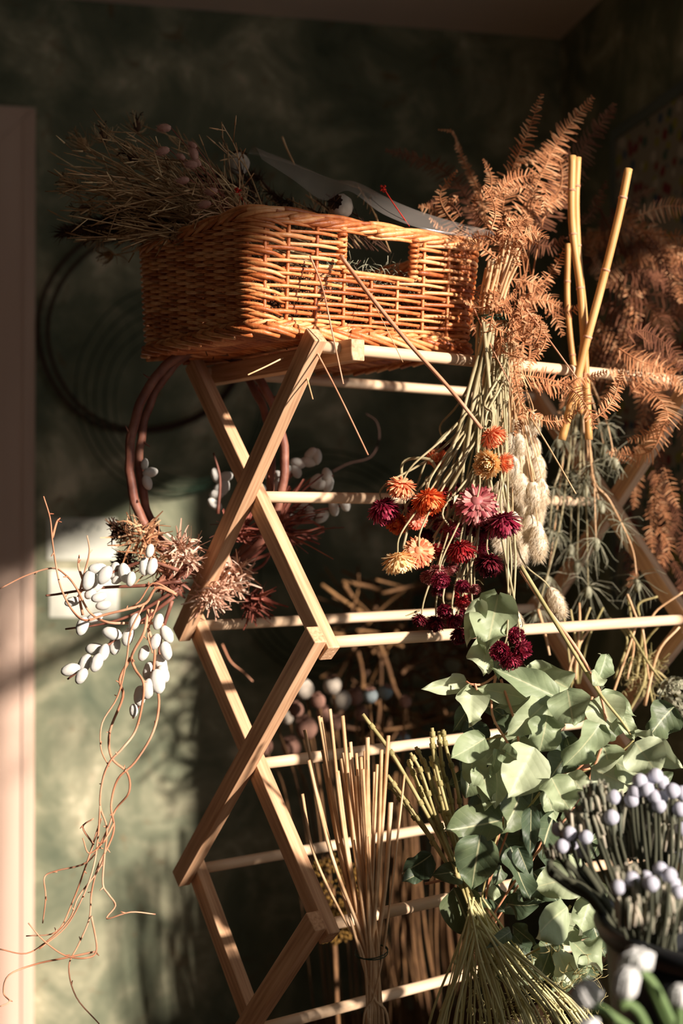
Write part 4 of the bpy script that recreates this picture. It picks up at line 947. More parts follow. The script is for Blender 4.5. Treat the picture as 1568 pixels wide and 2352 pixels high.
clump(360, 1290, 30, 1.65, 60, 'dry', 'dried_bract_cluster', .03, .001); clump(290, 1290, 22, 1.68, 130, 'dry_dark', 'bristly_head', .012)
for pp in ([(560, 1300), (640, 1230), (700, 1195), (745, 1215)], [(570, 1290), (650, 1260), (745, 1220)], [(570, 1270), (620, 1200), (655, 1150), (700, 1100)], [(655, 1230), (655, 1100), (650, 990), (600, 900), (560, 870)], [(600, 1200), (620, 1100), (625, 1000)], [(560, 1320), (610, 1290), (640, 1210)]):
    mb = MB(); mb.tube(PL(pp, 1.80, .005, 6), .0042 if pp[0][0] in (655, 600) else .0026, 7, r2=.0015); mb.build('red_stem', M['redplant'], wreath)

# ------------------------------------------------------------------ things in the basket
def inb(s, t, z): return BK0 + Uv * s + Wv * t + V((0, 0, z))
grass = thing('dried_grass_bouquet', 'straw coloured dried grasses and pink bunny tails spilling left over the basket rim', 'dried grass', inb(.1, .14, .10))
rf = random.Random(11)
ptail = bunny_mesh(1.0, .33, 9, 'bunny_pink', 260)
gmb = MB()
for i in range(210):
    tx, ty = rf.uniform(130, 530), rf.uniform(285, 560)
    if tx + ty < 490: ty += 90
    sx, sy = rf.uniform(520, 660), rf.uniform(520, 600); Y0, Y1 = rf.uniform(1.60, 1.74), rf.uniform(1.56, 1.80)
    pts = smooth([P(sx + 60, sy + 20, Y0), P(sx, sy, Y0), P((sx + tx) / 2 + rf.uniform(-20, 20), (sy + ty) / 2 - rf.uniform(-10, 60), (Y0 + Y1) / 2), P(tx, ty, Y1)], 5)
    mb = MB() if i < 76 else gmb; mb.tube(pts, rf.uniform(.0007, .0017), 5, r2=.0006)
    for k in range(4):                                        # short branching seed spikes
        q = pts[-2 - k * 2]; d_ = (pts[-1] - pts[-4]).normalized() + V((rf.uniform(-.7, .7), rf.uniform(-.5, .5), rf.uniform(-.7, .7)))
        e = q + d_.normalized() * rf.uniform(.012, .03); mb.tube([q, e, e + d_.normalized() * .012], .0006, 5); mb.tube([e, e + d_.normalized() * .014], .0012, 5, r2=.0006)
    if i < 76: mb.build('grass_stem', M['hay' if i % 3 else 'straw'], grass)
gmb.build('grass_stems', M['hay'], grass)['kind'] = 'stuff'
for (px, py, ln, ax) in ((377, 294, 32, (-1, 0)), (374, 347, 32, (-1, .2)), (442, 333, 24, (-.5, -.3)), (415, 360, 24, (-.5, -.3)), (445, 352, 34, (-.3, -1)), (440, 378, 32, (-1, 0)), (420, 415, 30, (-1, .2)), (485, 440, 30, (-1, .1)), (470, 470, 30, (-1, .2)), (452, 372, 26, (-.6, -.7))):
    Y = 1.58; L_ = ln * PX * Y; a = V((ax[0], .2, -ax[1])).normalized(); c = P(px, py, Y) - a * L_ / 2
    inst('pink_seed_head', ptail, grass, c, frame(a), (L_ * .95, L_ * .95, L_))
    mb = MB(); mb.tube(smooth([c, c.lerp(P(560, 560, 1.64), .4) + V((0, 0, .012)), P(560, 560, 1.64)], 5), .0006, 5); mb.build('grass_stem', M['redplant'], grass)
def nigella_pod(px, py, s, Y, ax, par):
    i_ = int(px)
    c = P(px, py, Y); L_ = s * PX * Y; mb = MB(); a = V(ax).normalized(); mb.ell(c, a, L_ * .42, L_ * .28, 10, 8, .18)
    for k in range(5): e = a.orthogonal().normalized(); e.rotate(Matrix.Rotation(k * 1.257, 3, a)); mb.tube([c + a * L_ * .45 + e * L_ * .05, c + a * L_ * .8 + e * L_ * .25, c + a * L_ * .9 + e * L_ * .5], .0007, 5)
    mb.build('nigella_pod', M['dry_dark' if i_ % 2 else 'hay'], par)
    mb = MB(); whorl(mb, c - a * L_ * .4, a, L_ * 1.1, 34); mb.build('pod_bracts', M['hay'], par)
    mb = MB(); mb.tube(smooth([c - a * L_ * .5, P((px + 560) / 2, (py + 560) / 2 - 10, 1.66), P(580, 560, 1.66)], 5), .0008, 5); mb.build('grass_stem', M['hay'], par)
for a in ((237, 313, 34, 1.74, (-.2, 0, 1)), (305, 362, 36, 1.64, (-.8, -.3, .5)), (315, 290, 34, 1.76, (0, 0, 1)), (190, 330, 40, 1.80, (-.6, 0, .6)), (165, 425, 36, 1.72, (-1, 0, .5)), (260, 440, 30, 1.66, (-.7, -.2, .6)), (195, 480, 36, 1.74, (-1, 0, -.1)), (300, 525, 30, 1.66, (-1, 0, -.2)), (395, 530, 24, 1.60, (-.4, 0, -1)), (430, 485, 22, 1.6, (-.6, 0, .6)), (250, 585, 30, 1.82, (-1, 0, 0)), (215, 545, 30, 1.8, (-1, 0, -.4))):
    nigella_pod(*a, grass)
dk = thing('dark_seed_bunch', 'dark brown bristly seed heads lying under the grasses in the basket', 'dried plants', inb(.08, .2, .1))
for i in range(60):
    tx, ty = rf.uniform(140, 620), rf.uniform(380, 560); ty = max(ty, 560 - (tx - 130) * .42 - 20); Y = rf.uniform(1.68, 1.86)
    mb = MB(); a = P(tx, ty, Y); b = P(640 + rf.uniform(-40, 60), 560, 1.70); q = smooth([a, a.lerp(b, .4) + V((0, 0, .015)), b], 6); mb.tube(q, .0015, 5)
    d_ = (q[0] - q[2]).normalized()
    for k in range(90):
        t = rf.random() * .05; p = a - d_ * t; s_ = V((rf.uniform(-1, 1), rf.uniform(-1, 1), rf.uniform(-1, 1))).normalized(); mb.spike(p, p + (s_ + d_ * .6) * rf.uniform(.008, .018), .0009)
    mb.build('bristly_stem', M['dry_dark'], dk)
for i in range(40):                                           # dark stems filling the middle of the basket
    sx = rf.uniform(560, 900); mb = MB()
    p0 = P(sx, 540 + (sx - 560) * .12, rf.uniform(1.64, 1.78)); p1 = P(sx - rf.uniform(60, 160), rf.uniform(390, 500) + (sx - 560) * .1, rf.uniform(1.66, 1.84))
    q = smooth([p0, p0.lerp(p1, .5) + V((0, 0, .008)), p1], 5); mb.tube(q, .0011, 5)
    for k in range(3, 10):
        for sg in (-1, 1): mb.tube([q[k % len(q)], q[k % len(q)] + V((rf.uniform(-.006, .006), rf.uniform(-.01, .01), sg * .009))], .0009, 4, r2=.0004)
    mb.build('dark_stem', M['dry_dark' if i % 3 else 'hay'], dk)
podc = {k: pod_mesh(1, k) for k in ('pod', 'pod_blue', 'pod_brown')}
def poppy(px, py, dm, Y, ax, kind, foot, label, group=None, m='hay', mid=None):
    a = V(ax).normalized(); c = P(px, py, Y); s_ = dm * PX * Y / .025
    t = thing('poppy_seed_head', label, 'poppy pod', c, group); body, crown = podc[kind]; rot = frame(a)
    o = inst('capsule', body, t, c, rot, s_); oc = inst('crown', crown, t, c, rot, s_)
    mb = MB(); st_ = c - a * .0125 * s_ * 1.05; mb.tube(smooth([st_] + ([mid] if mid else [st_.lerp(foot, .4) - a * .01]) + [foot], 6), .0019, 7, r2=.0016); mb.build('stem', M[m], t)
poppy(548, 376, 50, 1.74, (.1, .3, 1), 'pod', inb(.12, .16, .09), 'pale poppy pod half hidden behind dark spikes at the left of the basket contents')
poppy(782, 474, 56, 1.63, (-.45, -.85, .15), 'pod', inb(.22, .16, .10), 'round poppy pod showing its star crown above the basket handle')
# contents of the basket seen through the handle
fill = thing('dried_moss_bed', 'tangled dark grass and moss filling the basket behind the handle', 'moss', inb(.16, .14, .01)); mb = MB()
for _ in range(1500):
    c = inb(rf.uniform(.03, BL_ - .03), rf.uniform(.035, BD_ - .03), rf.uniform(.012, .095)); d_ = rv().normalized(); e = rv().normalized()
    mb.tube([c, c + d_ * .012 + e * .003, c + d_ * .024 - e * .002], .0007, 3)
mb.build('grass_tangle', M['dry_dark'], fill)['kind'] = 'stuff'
mb = MB()
for _ in range(220):
    c = inb(rf.uniform(.10, BL_ - .06), rf.uniform(.02, .05), rf.uniform(.06, .10)); d_ = rv().normalized(); mb.tube([c, c + d_ * .01 + rv(.004), c + d_ * .018], .0005, 3)
mb.build('pale_tangle', M['mist'], fill)['kind'] = 'stuff'
# cellophane sleeve
def cello():
    m = bpy.data.materials.new('cellophane'); m.use_nodes = True; nt = m.node_tree; N = nt.nodes; L = nt.links; N.remove(N['Principled BSDF'])
    tr = N.new('ShaderNodeBsdfTransparent'); gl = N.new('ShaderNodeBsdfGlossy'); gl.inputs['Roughness'].default_value = .12; df = N.new('ShaderNodeBsdfDiffuse'); df.inputs[0].default_value = (.55, .5, .44, 1)
    m1 = N.new('ShaderNodeMixShader'); m1.inputs[0].default_value = .5; m2 = N.new('ShaderNodeMixShader'); m2.inputs[0].default_value = .18
    L.new(gl.outputs[0], m1.inputs[1]); L.new(df.outputs[0], m1.inputs[2]); L.new(tr.outputs[0], m2.inputs[1]); L.new(m1.outputs[0], m2.inputs[2]); L.new(m2.outputs[0], N['Material Output'].inputs[0]); return m
M['cello'] = cello()
top_e = [(570, 352, 1.76), (660, 375, 1.74), (760, 412, 1.72), (830, 438, 1.70), (925, 478, 1.68), (1010, 510, 1.67), (1140, 552, 1.66)]
bot_e = [(600, 365, 1.62), (672, 412, 1.61), (742, 460, 1.60), (800, 438, 1.60), (880, 492, 1.60), (985, 530, 1.61), (1120, 552, 1.65)]
TE = PL(top_e, 1.7, 0, 6); BE = PL(bot_e, 1.6, 0, 6)
mb = MB(); nn_ = 8
for a, b in zip(TE, BE):
    for k in range(nn_ + 1): t = k / nn_; mb.v.append(a.lerp(b, t) + V((0, 0, .012 * math.sin(math.pi * t))))
for i in range(len(TE) - 1):
    for k in range(nn_): q = i * (nn_ + 1) + k; mb.f.append((q, q + 1, q + nn_ + 2, q + nn_ + 1))
o = mb.build('cellophane_wrap', M['cello']); tag(o, 'clear crinkled cellophane sleeve lying over the dried flowers in the basket', 'wrapping'); 
sm = o.modifiers.new('s', 'SOLIDIFY'); sm.thickness = .0002

# loose stalks poking out of the basket
def loose(pp, Y, r, m, label, bud=False):
    q = PL(pp, Y, 0, 6); t = thing('loose_stalk', label, 'stalk', q[0]); mb = MB(); mb.tube(q, r, 6, r2=r * .8); mb.build('stalk', M[m], t)
    if bud:
        mb = MB()
        for _ in range(14): d_ = rv().normalized(); mb.ell(q[0] + d_ * .003, d_, .0026, .0016, 6, 4)
        mb.build('bud', M['redbud'], t)
loose([(782, 588), (850, 680), (940, 790), (1030, 890), (1106, 985)], [1.53, 1.47, 1.45, 1.44, 1.44], .0026, 'twig', 'thickest pinkish stalk slanting from the basket handle down to the strawflowers')
loose([(712, 588), (740, 660), (762, 760), (788, 882)], [1.51, 1.485, 1.47, 1.46], .0012, 'twig', 'thin reddish stalk hanging down over the rail block')
loose([(720, 795), (780, 910), (845, 1045)], [1.50, 1.47, 1.44], .0011, 'twig', 'long thin orange stalk hanging below the rack corner, ending in mid air')
loose([(650, 822), (610, 842), (569, 861)], [1.52, 1.49, 1.46], .0011, 'straw', 'short pale straw pointing down left beside the top bar')
loose([(698, 842), (708, 880), (718, 917)], [1.53, 1.51, 1.50], .0012, 'straw', 'short pale straw hanging just right of the top bar')
loose([(850, 680), (890, 760), (925, 832)], [1.55, 1.50, 1.49], .0006, 'straw', 'hair thin straw across the front of the basket')
loose([(880, 432), (905, 470), (940, 520)], [1.60, 1.60, 1.61], .0010, 'redbud', 'red stalk with a small red bud standing above the basket rim', True)
loose([(546, 440), (560, 465), (580, 500)], [1.60, 1.62, 1.64], .0009, 'redbud', 'small red budded stalk among the dried grasses', True)
loose([(1200, 700), (1260, 780), (1324, 868)], [1.62, 1.59, 1.57], .0011, 'twig', 'orange stalk crossing the ferns above the right end of the dowel')
loose([(1180, 900), (1250, 1010), (1322, 1134)], [1.62, 1.58, 1.56], .0010, 'straw', 'pale straw slanting down right in front of the bunny tails')
loose([(1080, 690), (1120, 780), (1170, 880)], [1.62, 1.59, 1.57], .0009, 'twig', 'thin orange stalk at the right end of the basket')
loose([(648, 315), (660, 345), (676, 378)], [1.78, 1.76, 1.74], .0016, 'straw', 'stub of straw standing up behind the basket')

# ------------------------------------------------------------------ background bunches behind the rack
PB = [(697, 1582, 46, 'pod'), (763, 1574, 42, 'pod'), (783, 1607, 46, 'pod'), (816, 1600, 38, 'pod_brown'), (850, 1598, 34, 'pod_blue'), (884, 1590, 34, 'pod_blue'), (630, 1645, 36, 'pod'), (658, 1648, 30, 'pod'), (703, 1672, 50, 'pod_brown'), (680, 1630, 34, 'pod_brown'), (602, 1712, 46, 'pod_brown'), (668, 1716, 44, 'pod_brown'),
      (730, 1610, 34, 'pod_brown'), (745, 1640, 36, 'pod_brown'), (925, 1700, 34, 'pod_blue'), (830, 1640, 32, 'pod_brown'), (930, 1612, 28, 'pod_brown'), (770, 1660, 34, 'pod_brown')]
where = ['pale pod highest at the left of the cluster', 'cream pod at the top middle of the cluster', 'large grey pod below the cream one', 'pinkish brown pod in the middle', 'blue grey pod, left of the two blue ones', 'blue grey pod, right of the two blue ones',
         'small white pod beside the rack bar', 'little pale pod next to the white one', 'big brown pod with frilled crown', 'brown pod behind the frilled one', 'dark brown pod lowest at the left', 'brown pod just above the dowel', 'dim brown pod in the gap', 'brown pod left of centre', 'faint blue pod at the right above the dowel', 'small brown pod under the pinkish one', 'tiny brown pod at the far right', 'brown pod behind the reeds']
for i, (px, py, dm, kd) in enumerate(PB):
    Y = 2.2 + .05 * (i % 4); fx = 770 + (px - 770) * .45 + U(-15, 15) + 60
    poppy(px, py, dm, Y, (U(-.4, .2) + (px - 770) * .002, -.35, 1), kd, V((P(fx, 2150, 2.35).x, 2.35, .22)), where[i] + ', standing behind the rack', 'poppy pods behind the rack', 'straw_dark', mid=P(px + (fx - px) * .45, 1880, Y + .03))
# brown stalk heap
heap = thing('dry_stalk_heap', 'tangled heap of brown dry stalks behind the lower dowels', 'dried stalks', P(980, 1600, 2.9))
hmb = MB()
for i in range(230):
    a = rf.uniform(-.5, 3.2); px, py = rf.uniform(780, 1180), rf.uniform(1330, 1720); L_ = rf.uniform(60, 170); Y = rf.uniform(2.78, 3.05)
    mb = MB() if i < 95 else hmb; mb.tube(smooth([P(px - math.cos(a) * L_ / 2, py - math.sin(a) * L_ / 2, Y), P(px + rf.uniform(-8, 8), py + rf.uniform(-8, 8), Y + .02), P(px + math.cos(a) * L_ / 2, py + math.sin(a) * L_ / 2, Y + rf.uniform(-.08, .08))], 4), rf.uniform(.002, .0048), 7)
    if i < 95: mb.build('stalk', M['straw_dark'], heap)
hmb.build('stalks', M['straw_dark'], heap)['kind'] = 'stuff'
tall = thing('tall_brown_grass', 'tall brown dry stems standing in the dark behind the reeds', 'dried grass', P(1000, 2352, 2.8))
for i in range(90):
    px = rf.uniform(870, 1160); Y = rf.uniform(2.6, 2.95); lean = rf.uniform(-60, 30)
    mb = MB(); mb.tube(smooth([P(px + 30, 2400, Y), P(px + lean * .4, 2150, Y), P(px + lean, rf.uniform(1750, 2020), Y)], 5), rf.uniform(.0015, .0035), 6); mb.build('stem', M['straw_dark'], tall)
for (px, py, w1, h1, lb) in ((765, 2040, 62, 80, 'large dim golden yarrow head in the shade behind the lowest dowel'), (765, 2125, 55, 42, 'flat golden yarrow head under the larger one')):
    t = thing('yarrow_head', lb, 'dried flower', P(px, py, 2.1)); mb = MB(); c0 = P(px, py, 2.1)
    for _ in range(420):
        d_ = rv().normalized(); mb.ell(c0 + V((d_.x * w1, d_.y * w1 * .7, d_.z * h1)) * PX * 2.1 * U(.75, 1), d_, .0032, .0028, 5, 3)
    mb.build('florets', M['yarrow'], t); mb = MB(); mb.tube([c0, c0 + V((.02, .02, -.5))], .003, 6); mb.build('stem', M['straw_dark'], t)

# hanging dim bracken and a curled vine behind
vine = thing('curled_vine', 'thin curled vine looping in the shade behind the upper dowels', 'vine', P(820, 1000, 2.3))
for pp in ([(760, 1085), (800, 1065), (850, 1050), (870, 1010), (865, 970), (840, 950)], [(510, 1480), (530, 1520), (560, 1545), (580, 1565)]):
    mb = MB(); mb.tube(PL(pp, 2.2, .01, 6), .0017, 7, r2=.001); mb.build('tendril', M['dark_twig' if pp[0][0] > 700 else 'twig'], vine)

# ------------------------------------------------------------------ wall pieces at the left
def wallpt(px, py, off=.004):
    d_ = P(px, py, 1) - V((0, 0, CAMZ)); nrm = D1; o_ = V((0, 0, CAMZ))
    t = ((K + D1 * off) - o_).dot(nrm) / d_.dot(nrm); return o_ + d_ * t
for (x0, y0, x1, y1, lb) in ((108, 1190, 268, 1286, 'white paper note pinned to the green wall, upper of the two'), (114, 1308, 272, 1418, 'pale paper note on the wall, lower one behind the willow')):
    t = thing('paper_note', lb, 'paper note', wallpt(x0, y1)); mb = MB()
    a, b, c, d_ = [wallpt(*q, .0) for q in ((x0, y0), (x1, y0), (x1, y1), (x0, y1))]
    for off in (.001, .004):
        for q in (a, b, c, d_): mb.v.append(q + D1 * off)
    mb.f += [(0, 1, 2, 3), (7, 6, 5, 4), (0, 4, 5, 1), (1, 5, 6, 2), (2, 6, 7, 3), (3, 7, 4, 0)]; mb.build('sheet', M['paper'], t, False)
    mb = MB()
    for k in range(7 if y0 < 1250 else 0):
        px = x0 + 35 + k * 13 + U(-3, 3); py = y0 + 20 + 6 * math.sin(k * 2.1); mb.tube([wallpt(px, py, .0048), wallpt(px + 5, py + 8, .0048), wallpt(px + 9, py - 2, .0048)], .0012, 5)
    if mb.v: mb.build('handwriting', M['wire'], t)
def hoop(cx, cy, r_px, n, th, m, label, ecc=1.0):
    c = wallpt(cx, cy, .03); t = thing('wire_hoop' if m == 'wire' else 'vine_hoop', label, 'hoop', c); Yc = c.y
    for k in range(n):
        rr = r_px * PX * Yc * (1 - .07 * k) ; cc = c + V((k * .006, 0, -k * .008)); mb = MB(); ph = U(0, 6)
        mb.tube([cc + E1 * math.cos(a) * rr * ecc + V((0, 0, math.sin(a) * rr * (1 + .03 * math.sin(a * 3 + ph)))) + D1 * .006 * k for a in [q * 6.2832 / 48 for q in range(49)]], th, 7); mb.build('ring', M[m], t)
hoop(330, 760, 238, 2, .0048, 'dark_twig', 'dark twisted vine hoop on the wall behind the basket')
hoop(405, 900, 240, 5, .0018, 'wire', 'thin wire hoops hanging together on the wall behind the wreath', .95)
hoop(760, 1290, 260, 4, .0022, 'wire', 'faint wire hoops on the wall low behind the rack', .9)

# ------------------------------------------------------------------ patterned panel on the right wall
pan = thing('patterned_panel', 'tall floral patterned panel leaning on the wall at the right edge', 'panel', rm(.02, .6, 1.1))
def floral():
    m = bpy.data.materials.new('floral_print'); m.use_nodes = True; nt = m.node_tree; N = nt.nodes; L = nt.links; bs = N['Principled BSDF']; bs.inputs['Roughness'].default_value = .8
    tc = N.new('ShaderNodeTexCoord'); vo = N.new('ShaderNodeTexVoronoi'); vo.inputs['Scale'].default_value = 34; L.new(tc.outputs['Object'], vo.inputs['Vector'])
    r1 = N.new('ShaderNodeValToRGB'); r1.color_ramp.interpolation = 'CONSTANT'; e = r1.color_ramp.elements; e[0].position = 0; e[0].color = C(126, 44, 48); e[1].position = .3; e[1].color = C(64, 92, 84)
    for p_, c_ in ((.5, C(150, 146, 70)), (.7, C(186, 176, 160)), (.85, C(60, 84, 110))): x = e.new(p_); x.color = c_
    sp = N.new('ShaderNodeSeparateColor'); L.new(vo.outputs['Color'], sp.inputs[0]); L.new(sp.outputs[0], r1.inputs[0])
    lt = N.new('ShaderNodeMath'); lt.operation = 'LESS_THAN'; lt.inputs[1].default_value = .42; L.new(vo.outputs['Distance'], lt.inputs[0])
    mx = N.new('ShaderNodeMixRGB'); mx.inputs[1].default_value = C(150, 142, 124); L.new(lt.outputs[0], mx.inputs[0]); L.new(r1.outputs[0], mx.inputs[2]); L.new(mx.outputs[0], bs.inputs['Base Color']); return m
M['floral'] = floral()
mb = MB(); room_box(mb, .012, .03, .42, 1.05, 1.08, 2.14); mb.build('print', M['floral'], pan, False)
mb = MB(); room_box(mb, .0, .036, .40, 1.06, 2.14, 2.165); room_box(mb, .0, .036, .40, .42, 1.06, 2.14); room_box(mb, .0, .036, .40, 1.06, 1.06, 1.08); mb.build('frame', M['doorleaf'], pan, False)

# ------------------------------------------------------------------ bucket, brunia, white blooms, hidden supports
tb = thing('side_table', 'low brown wooden table under the bucket, below the frame', 'table', V((.5, 1.1, 0)))
mb = MB(); mb.box(V((.47, 1.075, .535)), V((.53, 0, 0)), V((0, .345, 0)), V((0, 0, .015))); mb.build('table_top', M['table'], tb, False)
for x in (-.03, .97):
    for y in (.76, 1.39): mb = MB(); mb.box(V((x, y, .26)), V((.02, 0, 0)), V((0, .02, 0)), V((0, 0, .26))); mb.build('leg', M['table'], tb, False)
BC = V((.36, 1.18, .55)); bh = .342; br = .125
bk = thing('bucket', 'black plastic flower bucket with rolled rim at the lower right', 'bucket', BC)
def lathe(mb, prof, c, n=48):
    base = len(mb.v)
    for (r_, z) in prof:
        for k in range(n): a = 6.28319 * k / n; mb.v.append(c + V((math.cos(a) * r_, math.sin(a) * r_, z)))
    for j in range(len(prof) - 1):
        for k in range(n): a = base + j * n + k; b = base + j * n + (k + 1) % n; mb.f.append((a, b, b + n, a + n))
mb = MB(); lathe(mb, [(.001, 0), (br * .74, 0), (br * .76, .004), (br * .97, bh - .012), (br * .94, bh - .012), (br * .73, .008), (.001, .008)], BC); mb.build('body', M['bucket'], bk)
mb = MB(); lathe(mb, [(br * .965, bh - .02), (br * 1.02, bh - .016), (br * 1.05, bh - .006), (br * 1.03, bh), (br * .97, bh + .001), (br * .94, bh - .006), (br * .94, bh - .014)], BC); mb.build('rim', M['bucket'], bk)
def zb(x, y): return 1200 + x * .277, 1700 + y * .277
ballm = MB(); ballm.ell(V((0, 0, 0)), V((0, 0, 1)), 1, 1, 24, 16, .035); bme = ballm.mesh('ball', M['ball'])
def fingers(mb, c, n, spread, L_, up):
    for _ in range(n):
        up = up
        b = c + V((U(-1, 1) * spread, U(-1, 1) * spread, U(-.5, .3) * spread)); d_ = (up + rv(.22)).normalized(); e = rv(.3)
        mb.tube([b, b + d_ * L_ * .5, b + d_ * L_ * .9 + e * L_ * .15, b + d_ * L_ * U(1, 1.15) + e * L_ * .2], .0017, 6, taper=lambda t: .8 + .35 * t if t < .9 else .7)
def brunia(label, balls, clus, Y, foot):
    t = thing('brunia_bunch', label, 'dried flowers', foot)
    for (x, y) in balls:
        c = P(*zb(x, y), Y + U(-.02, .03)); inst('berry_head', bme, t, c, frame(rv()), U(58, 68) * .277 * PX * Y)
        mb = MB(); q = smooth([c, c.lerp(foot, .12) + V((0, 0, -.015)), c.lerp(foot, .5) + rv(.004), foot + V((U(-.02, .02), U(-.02, .02), 0))], 5); mb.tube(q, .0017, 6); mb.build('stem', M['bstem'], t)
    for (x, y, n, sp_, L_) in clus:
        c = P(*zb(x, y), Y + U(.0, .03)); mb = MB(); up = ((c - foot).normalized() * .6 + V((0, 0, .7))).normalized(); fingers(mb, c, int(n * 1.7), sp_ * 1.6 * .277 * PX * Y, L_ * .277 * PX * Y, up); mb.build('furry_spray', M['bgrey'], t); mb = MB(); mb.tube(smooth([c + V((0, 0, .004)), c.lerp(foot, .5) + rv(.004), foot], 5), .0017, 7); mb.build('stem', M['bstem'], t)
F1_ = P(1530, 2330, 1.20); F2_ = P(1490, 2380, 1.13)
brunia('brunia with silver balls and furry grey spikes, back bunch in the black bucket', [(297, 740), (385, 775), (322, 880), (408, 845), (480, 920), (523, 805), (755, 475), (770, 545), (650, 580), (735, 640), (905, 495), (930, 425), (1025, 410), (1055, 335), (1100, 295), (1152, 348), (970, 340), (1090, 465), (1150, 475), (1132, 545), (1030, 560), (1240, 420), (1320, 440), (1300, 575), (1235, 880), (1325, 740), (1325, 970)],
       [(560, 640, 20, 60, 130), (480, 720, 16, 50, 130), (620, 540, 20, 60, 140), (420, 800, 14, 50, 110), (700, 760, 20, 60, 180), (780, 700, 20, 60, 220), (860, 760, 22, 60, 240), (950, 780, 22, 60, 240), (1000, 720, 20, 60, 200), (1040, 860, 16, 50, 180), (640, 480, 18, 50, 110), (560, 560, 16, 50, 110), (320, 960, 12, 60, 90), (260, 960, 10, 40, 70), (720, 960, 10, 50, 110), (800, 960, 20, 50, 200), (900, 930, 20, 60, 240),
        (1180, 660, 14, 60, 140), (1260, 760, 14, 60, 140), (1120, 980, 18, 70, 100), (1220, 980, 18, 60, 90), (1160, 760, 12, 50, 160), (880, 560, 14, 50, 100), (980, 640, 14, 50, 120), (1250, 620, 12, 50, 120), (820, 900, 20, 60, 260), (920, 880, 20, 60, 260), (1020, 960, 20, 60, 240), (700, 880, 14, 50, 200), (600, 780, 14, 50, 160), (1120, 880, 14, 50, 200), (1250, 900, 14, 50, 160)], 1.24, F1_)
brunia('brunia with white balls, nearest bunch at the front of the black bucket', [(790, 1220), (920, 1255), (1020, 1140), (1065, 1190), (1140, 1070), (1215, 1120), (1290, 1260), (900, 1150), (1250, 1190)],
       [(880, 1180, 16, 60, 120), (1000, 1300, 16, 60, 150), (1090, 1340, 16, 60, 150), (1160, 1300, 14, 60, 140), (1230, 1330, 12, 60, 140), (860, 1320, 10, 40, 120), (950, 1380, 12, 50, 130), (1040, 1440, 12, 60, 140), (1150, 1420, 12, 60, 130), (860, 1500, 10, 50, 190), (950, 1540, 12, 60, 200), (1050, 1580, 12, 60, 220), (1150, 1560, 12, 60, 220), (1250, 1540, 12, 60, 220), (1300, 1460, 10, 60, 180)], 1.12, F2_)
for pp in ([(1265, 1990), (1300, 2020), (1350, 2050), (1400, 2120), (1440, 2200)], [(1270, 2010), (1310, 2040), (1370, 2080), (1420, 2180)], [(1300, 1980), (1350, 2030), (1400, 2090), (1440, 2180)], [(1262, 1980), (1268, 2010), (1330, 2030), (1380, 2070), (1430, 2160)], [(1340, 1990), (1380, 2050), (1440, 2160)], [(1568, 2040), (1540, 2100), (1520, 2180)], [(1568, 2090), (1540, 2130), (1520, 2190)]):
    mb = MB(); mb.tube(PL(pp, 1.20, .01, 6), .0034, 8, r2=.003); o = mb.build('stem', M['bstem'], [q for q in COL.objects if q.name == 'brunia_bunch'][0])
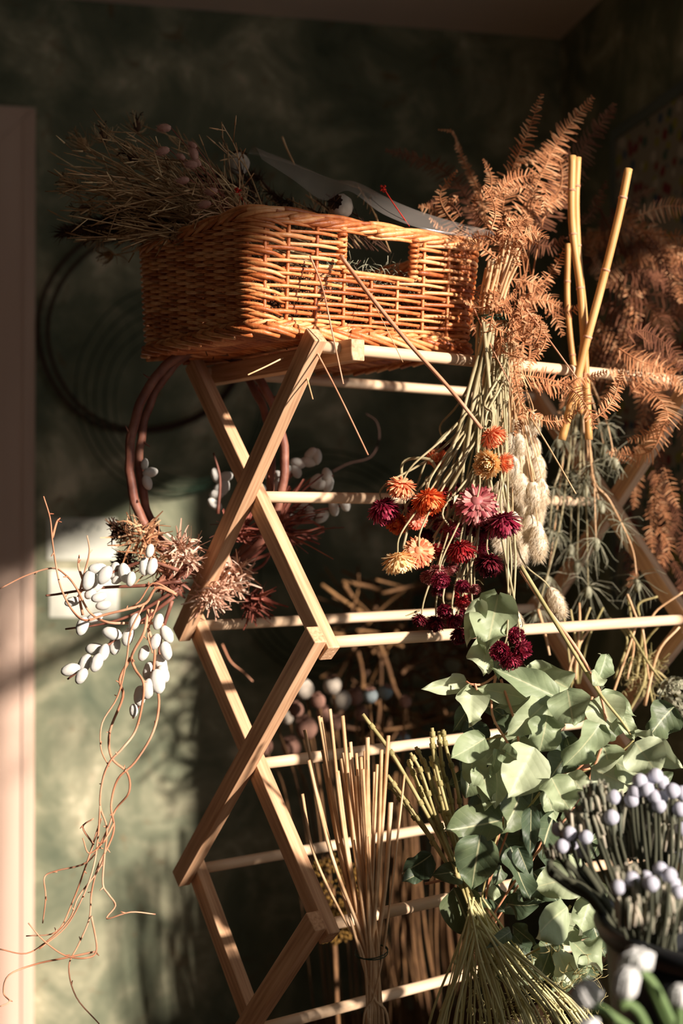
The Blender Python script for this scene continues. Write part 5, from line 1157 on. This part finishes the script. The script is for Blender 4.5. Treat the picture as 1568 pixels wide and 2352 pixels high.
def bloom(px, py, w1, h1, Y, ax, pp, label):
    c = P(px, py, Y); t = thing('white_bud', label, 'white flower', c, 'white buds in the foreground'); a = V(ax).normalized(); rr = w1 * PX * Y / 2 * .72; L_ = h1 * PX * Y * .8
    for k in range(9):
        e = a.orthogonal().normalized(); e.rotate(Matrix.Rotation(k * 2.4, 3, a)); mb = MB(); f = 1 - .25 * (k % 3)
        base = c - a * L_ * .5; q = [base, base + a * L_ * .35 + e * rr * .8 * f, base + a * L_ * .75 + e * rr * .85 * f, base + a * L_ * 1.0 + e * rr * .35 * f]
        mb.strip(q, a.cross(e).normalized(), lambda t_: rr * (.45 + .5 * math.sin(math.pi * t_)), -.5); o = mb.build('petal', M['white_bloom'], t); sm = o.modifiers.new('s', 'SOLIDIFY'); sm.thickness = .0008
    mb = MB(); mb.ell(c - a * L_ * .5, a, L_ * .3, rr * .7, 12, 8); mb.tube(smooth([c - a * L_ * .5] + [P(x, y, Y) for x, y in pp], 6), .0032, 9); mb.build('stem', M['fresh_green'], t)
bloom(1348, 2285, 62, 74, .92, (-.55, 0, .9), [(1400, 2330), (1470, 2400), (1500, 2600)], 'blurred white bud at the bottom, leftmost of the foreground buds')
bloom(1440, 2262, 52, 92, .90, (.2, 0, 1), [(1470, 2330), (1500, 2420), (1510, 2600)], 'blurred tall white bud in front of the bucket, in the middle')
bloom(1468, 2206, 66, 52, .92, (.1, -.2, 1), [(1500, 2260), (1535, 2330), (1570, 2420), (1570, 2600)], 'blurred white double bud, highest in front of the bucket')
bloom(1440, 2212, 36, 44, .93, (-.7, 0, .6), [(1475, 2230), (1510, 2300), (1550, 2420), (1560, 2600)], 'small bluish white bud touching the highest one')
bloom(1562, 2290, 44, 62, .90, (.1, 0, 1), [(1560, 2352), (1555, 2420), (1550, 2600)], 'blurred white bud cut by the right edge')
bloom(1352, 2362, 50, 40, .90, (-.3, 0, 1), [(1400, 2400), (1450, 2500), (1480, 2600)], 'white bud cut by the bottom edge')
# vessels below the frame that hold the standing bundles
for (c, r_, h_, lb, pts_) in ((V((.036, 1.385, .55)), .032, .15, 'grey vase holding the reed bundle below the frame', 0), (P(1180, 2352, 1.46).xy.to_3d() + V((0, -.09, .55)), .075, .10, 'grey vase holding the leafy branches below the frame', 0), (V((.02, 2.35, 0)), .12, .27, 'grey crock on the floor holding the poppy pods below the frame', 0), (V((.225, .92, .55)), .05, .12, 'grey vase holding the white buds below the frame', 0)):
    t = thing('vase', lb, 'vase', c); mb = MB(); lathe(mb, [(.001, 0), (r_ * .8, 0), (r_ * 1.0, h_ * .4), (r_ * .8, h_ * .9), (r_ * .9, h_), (r_ * .8, h_), (r_ * .7, h_ * .85), (r_ * .9, h_ * .4), (r_ * .7, .006), (.001, .006)], c); mb.build('body', M['vase'], t)
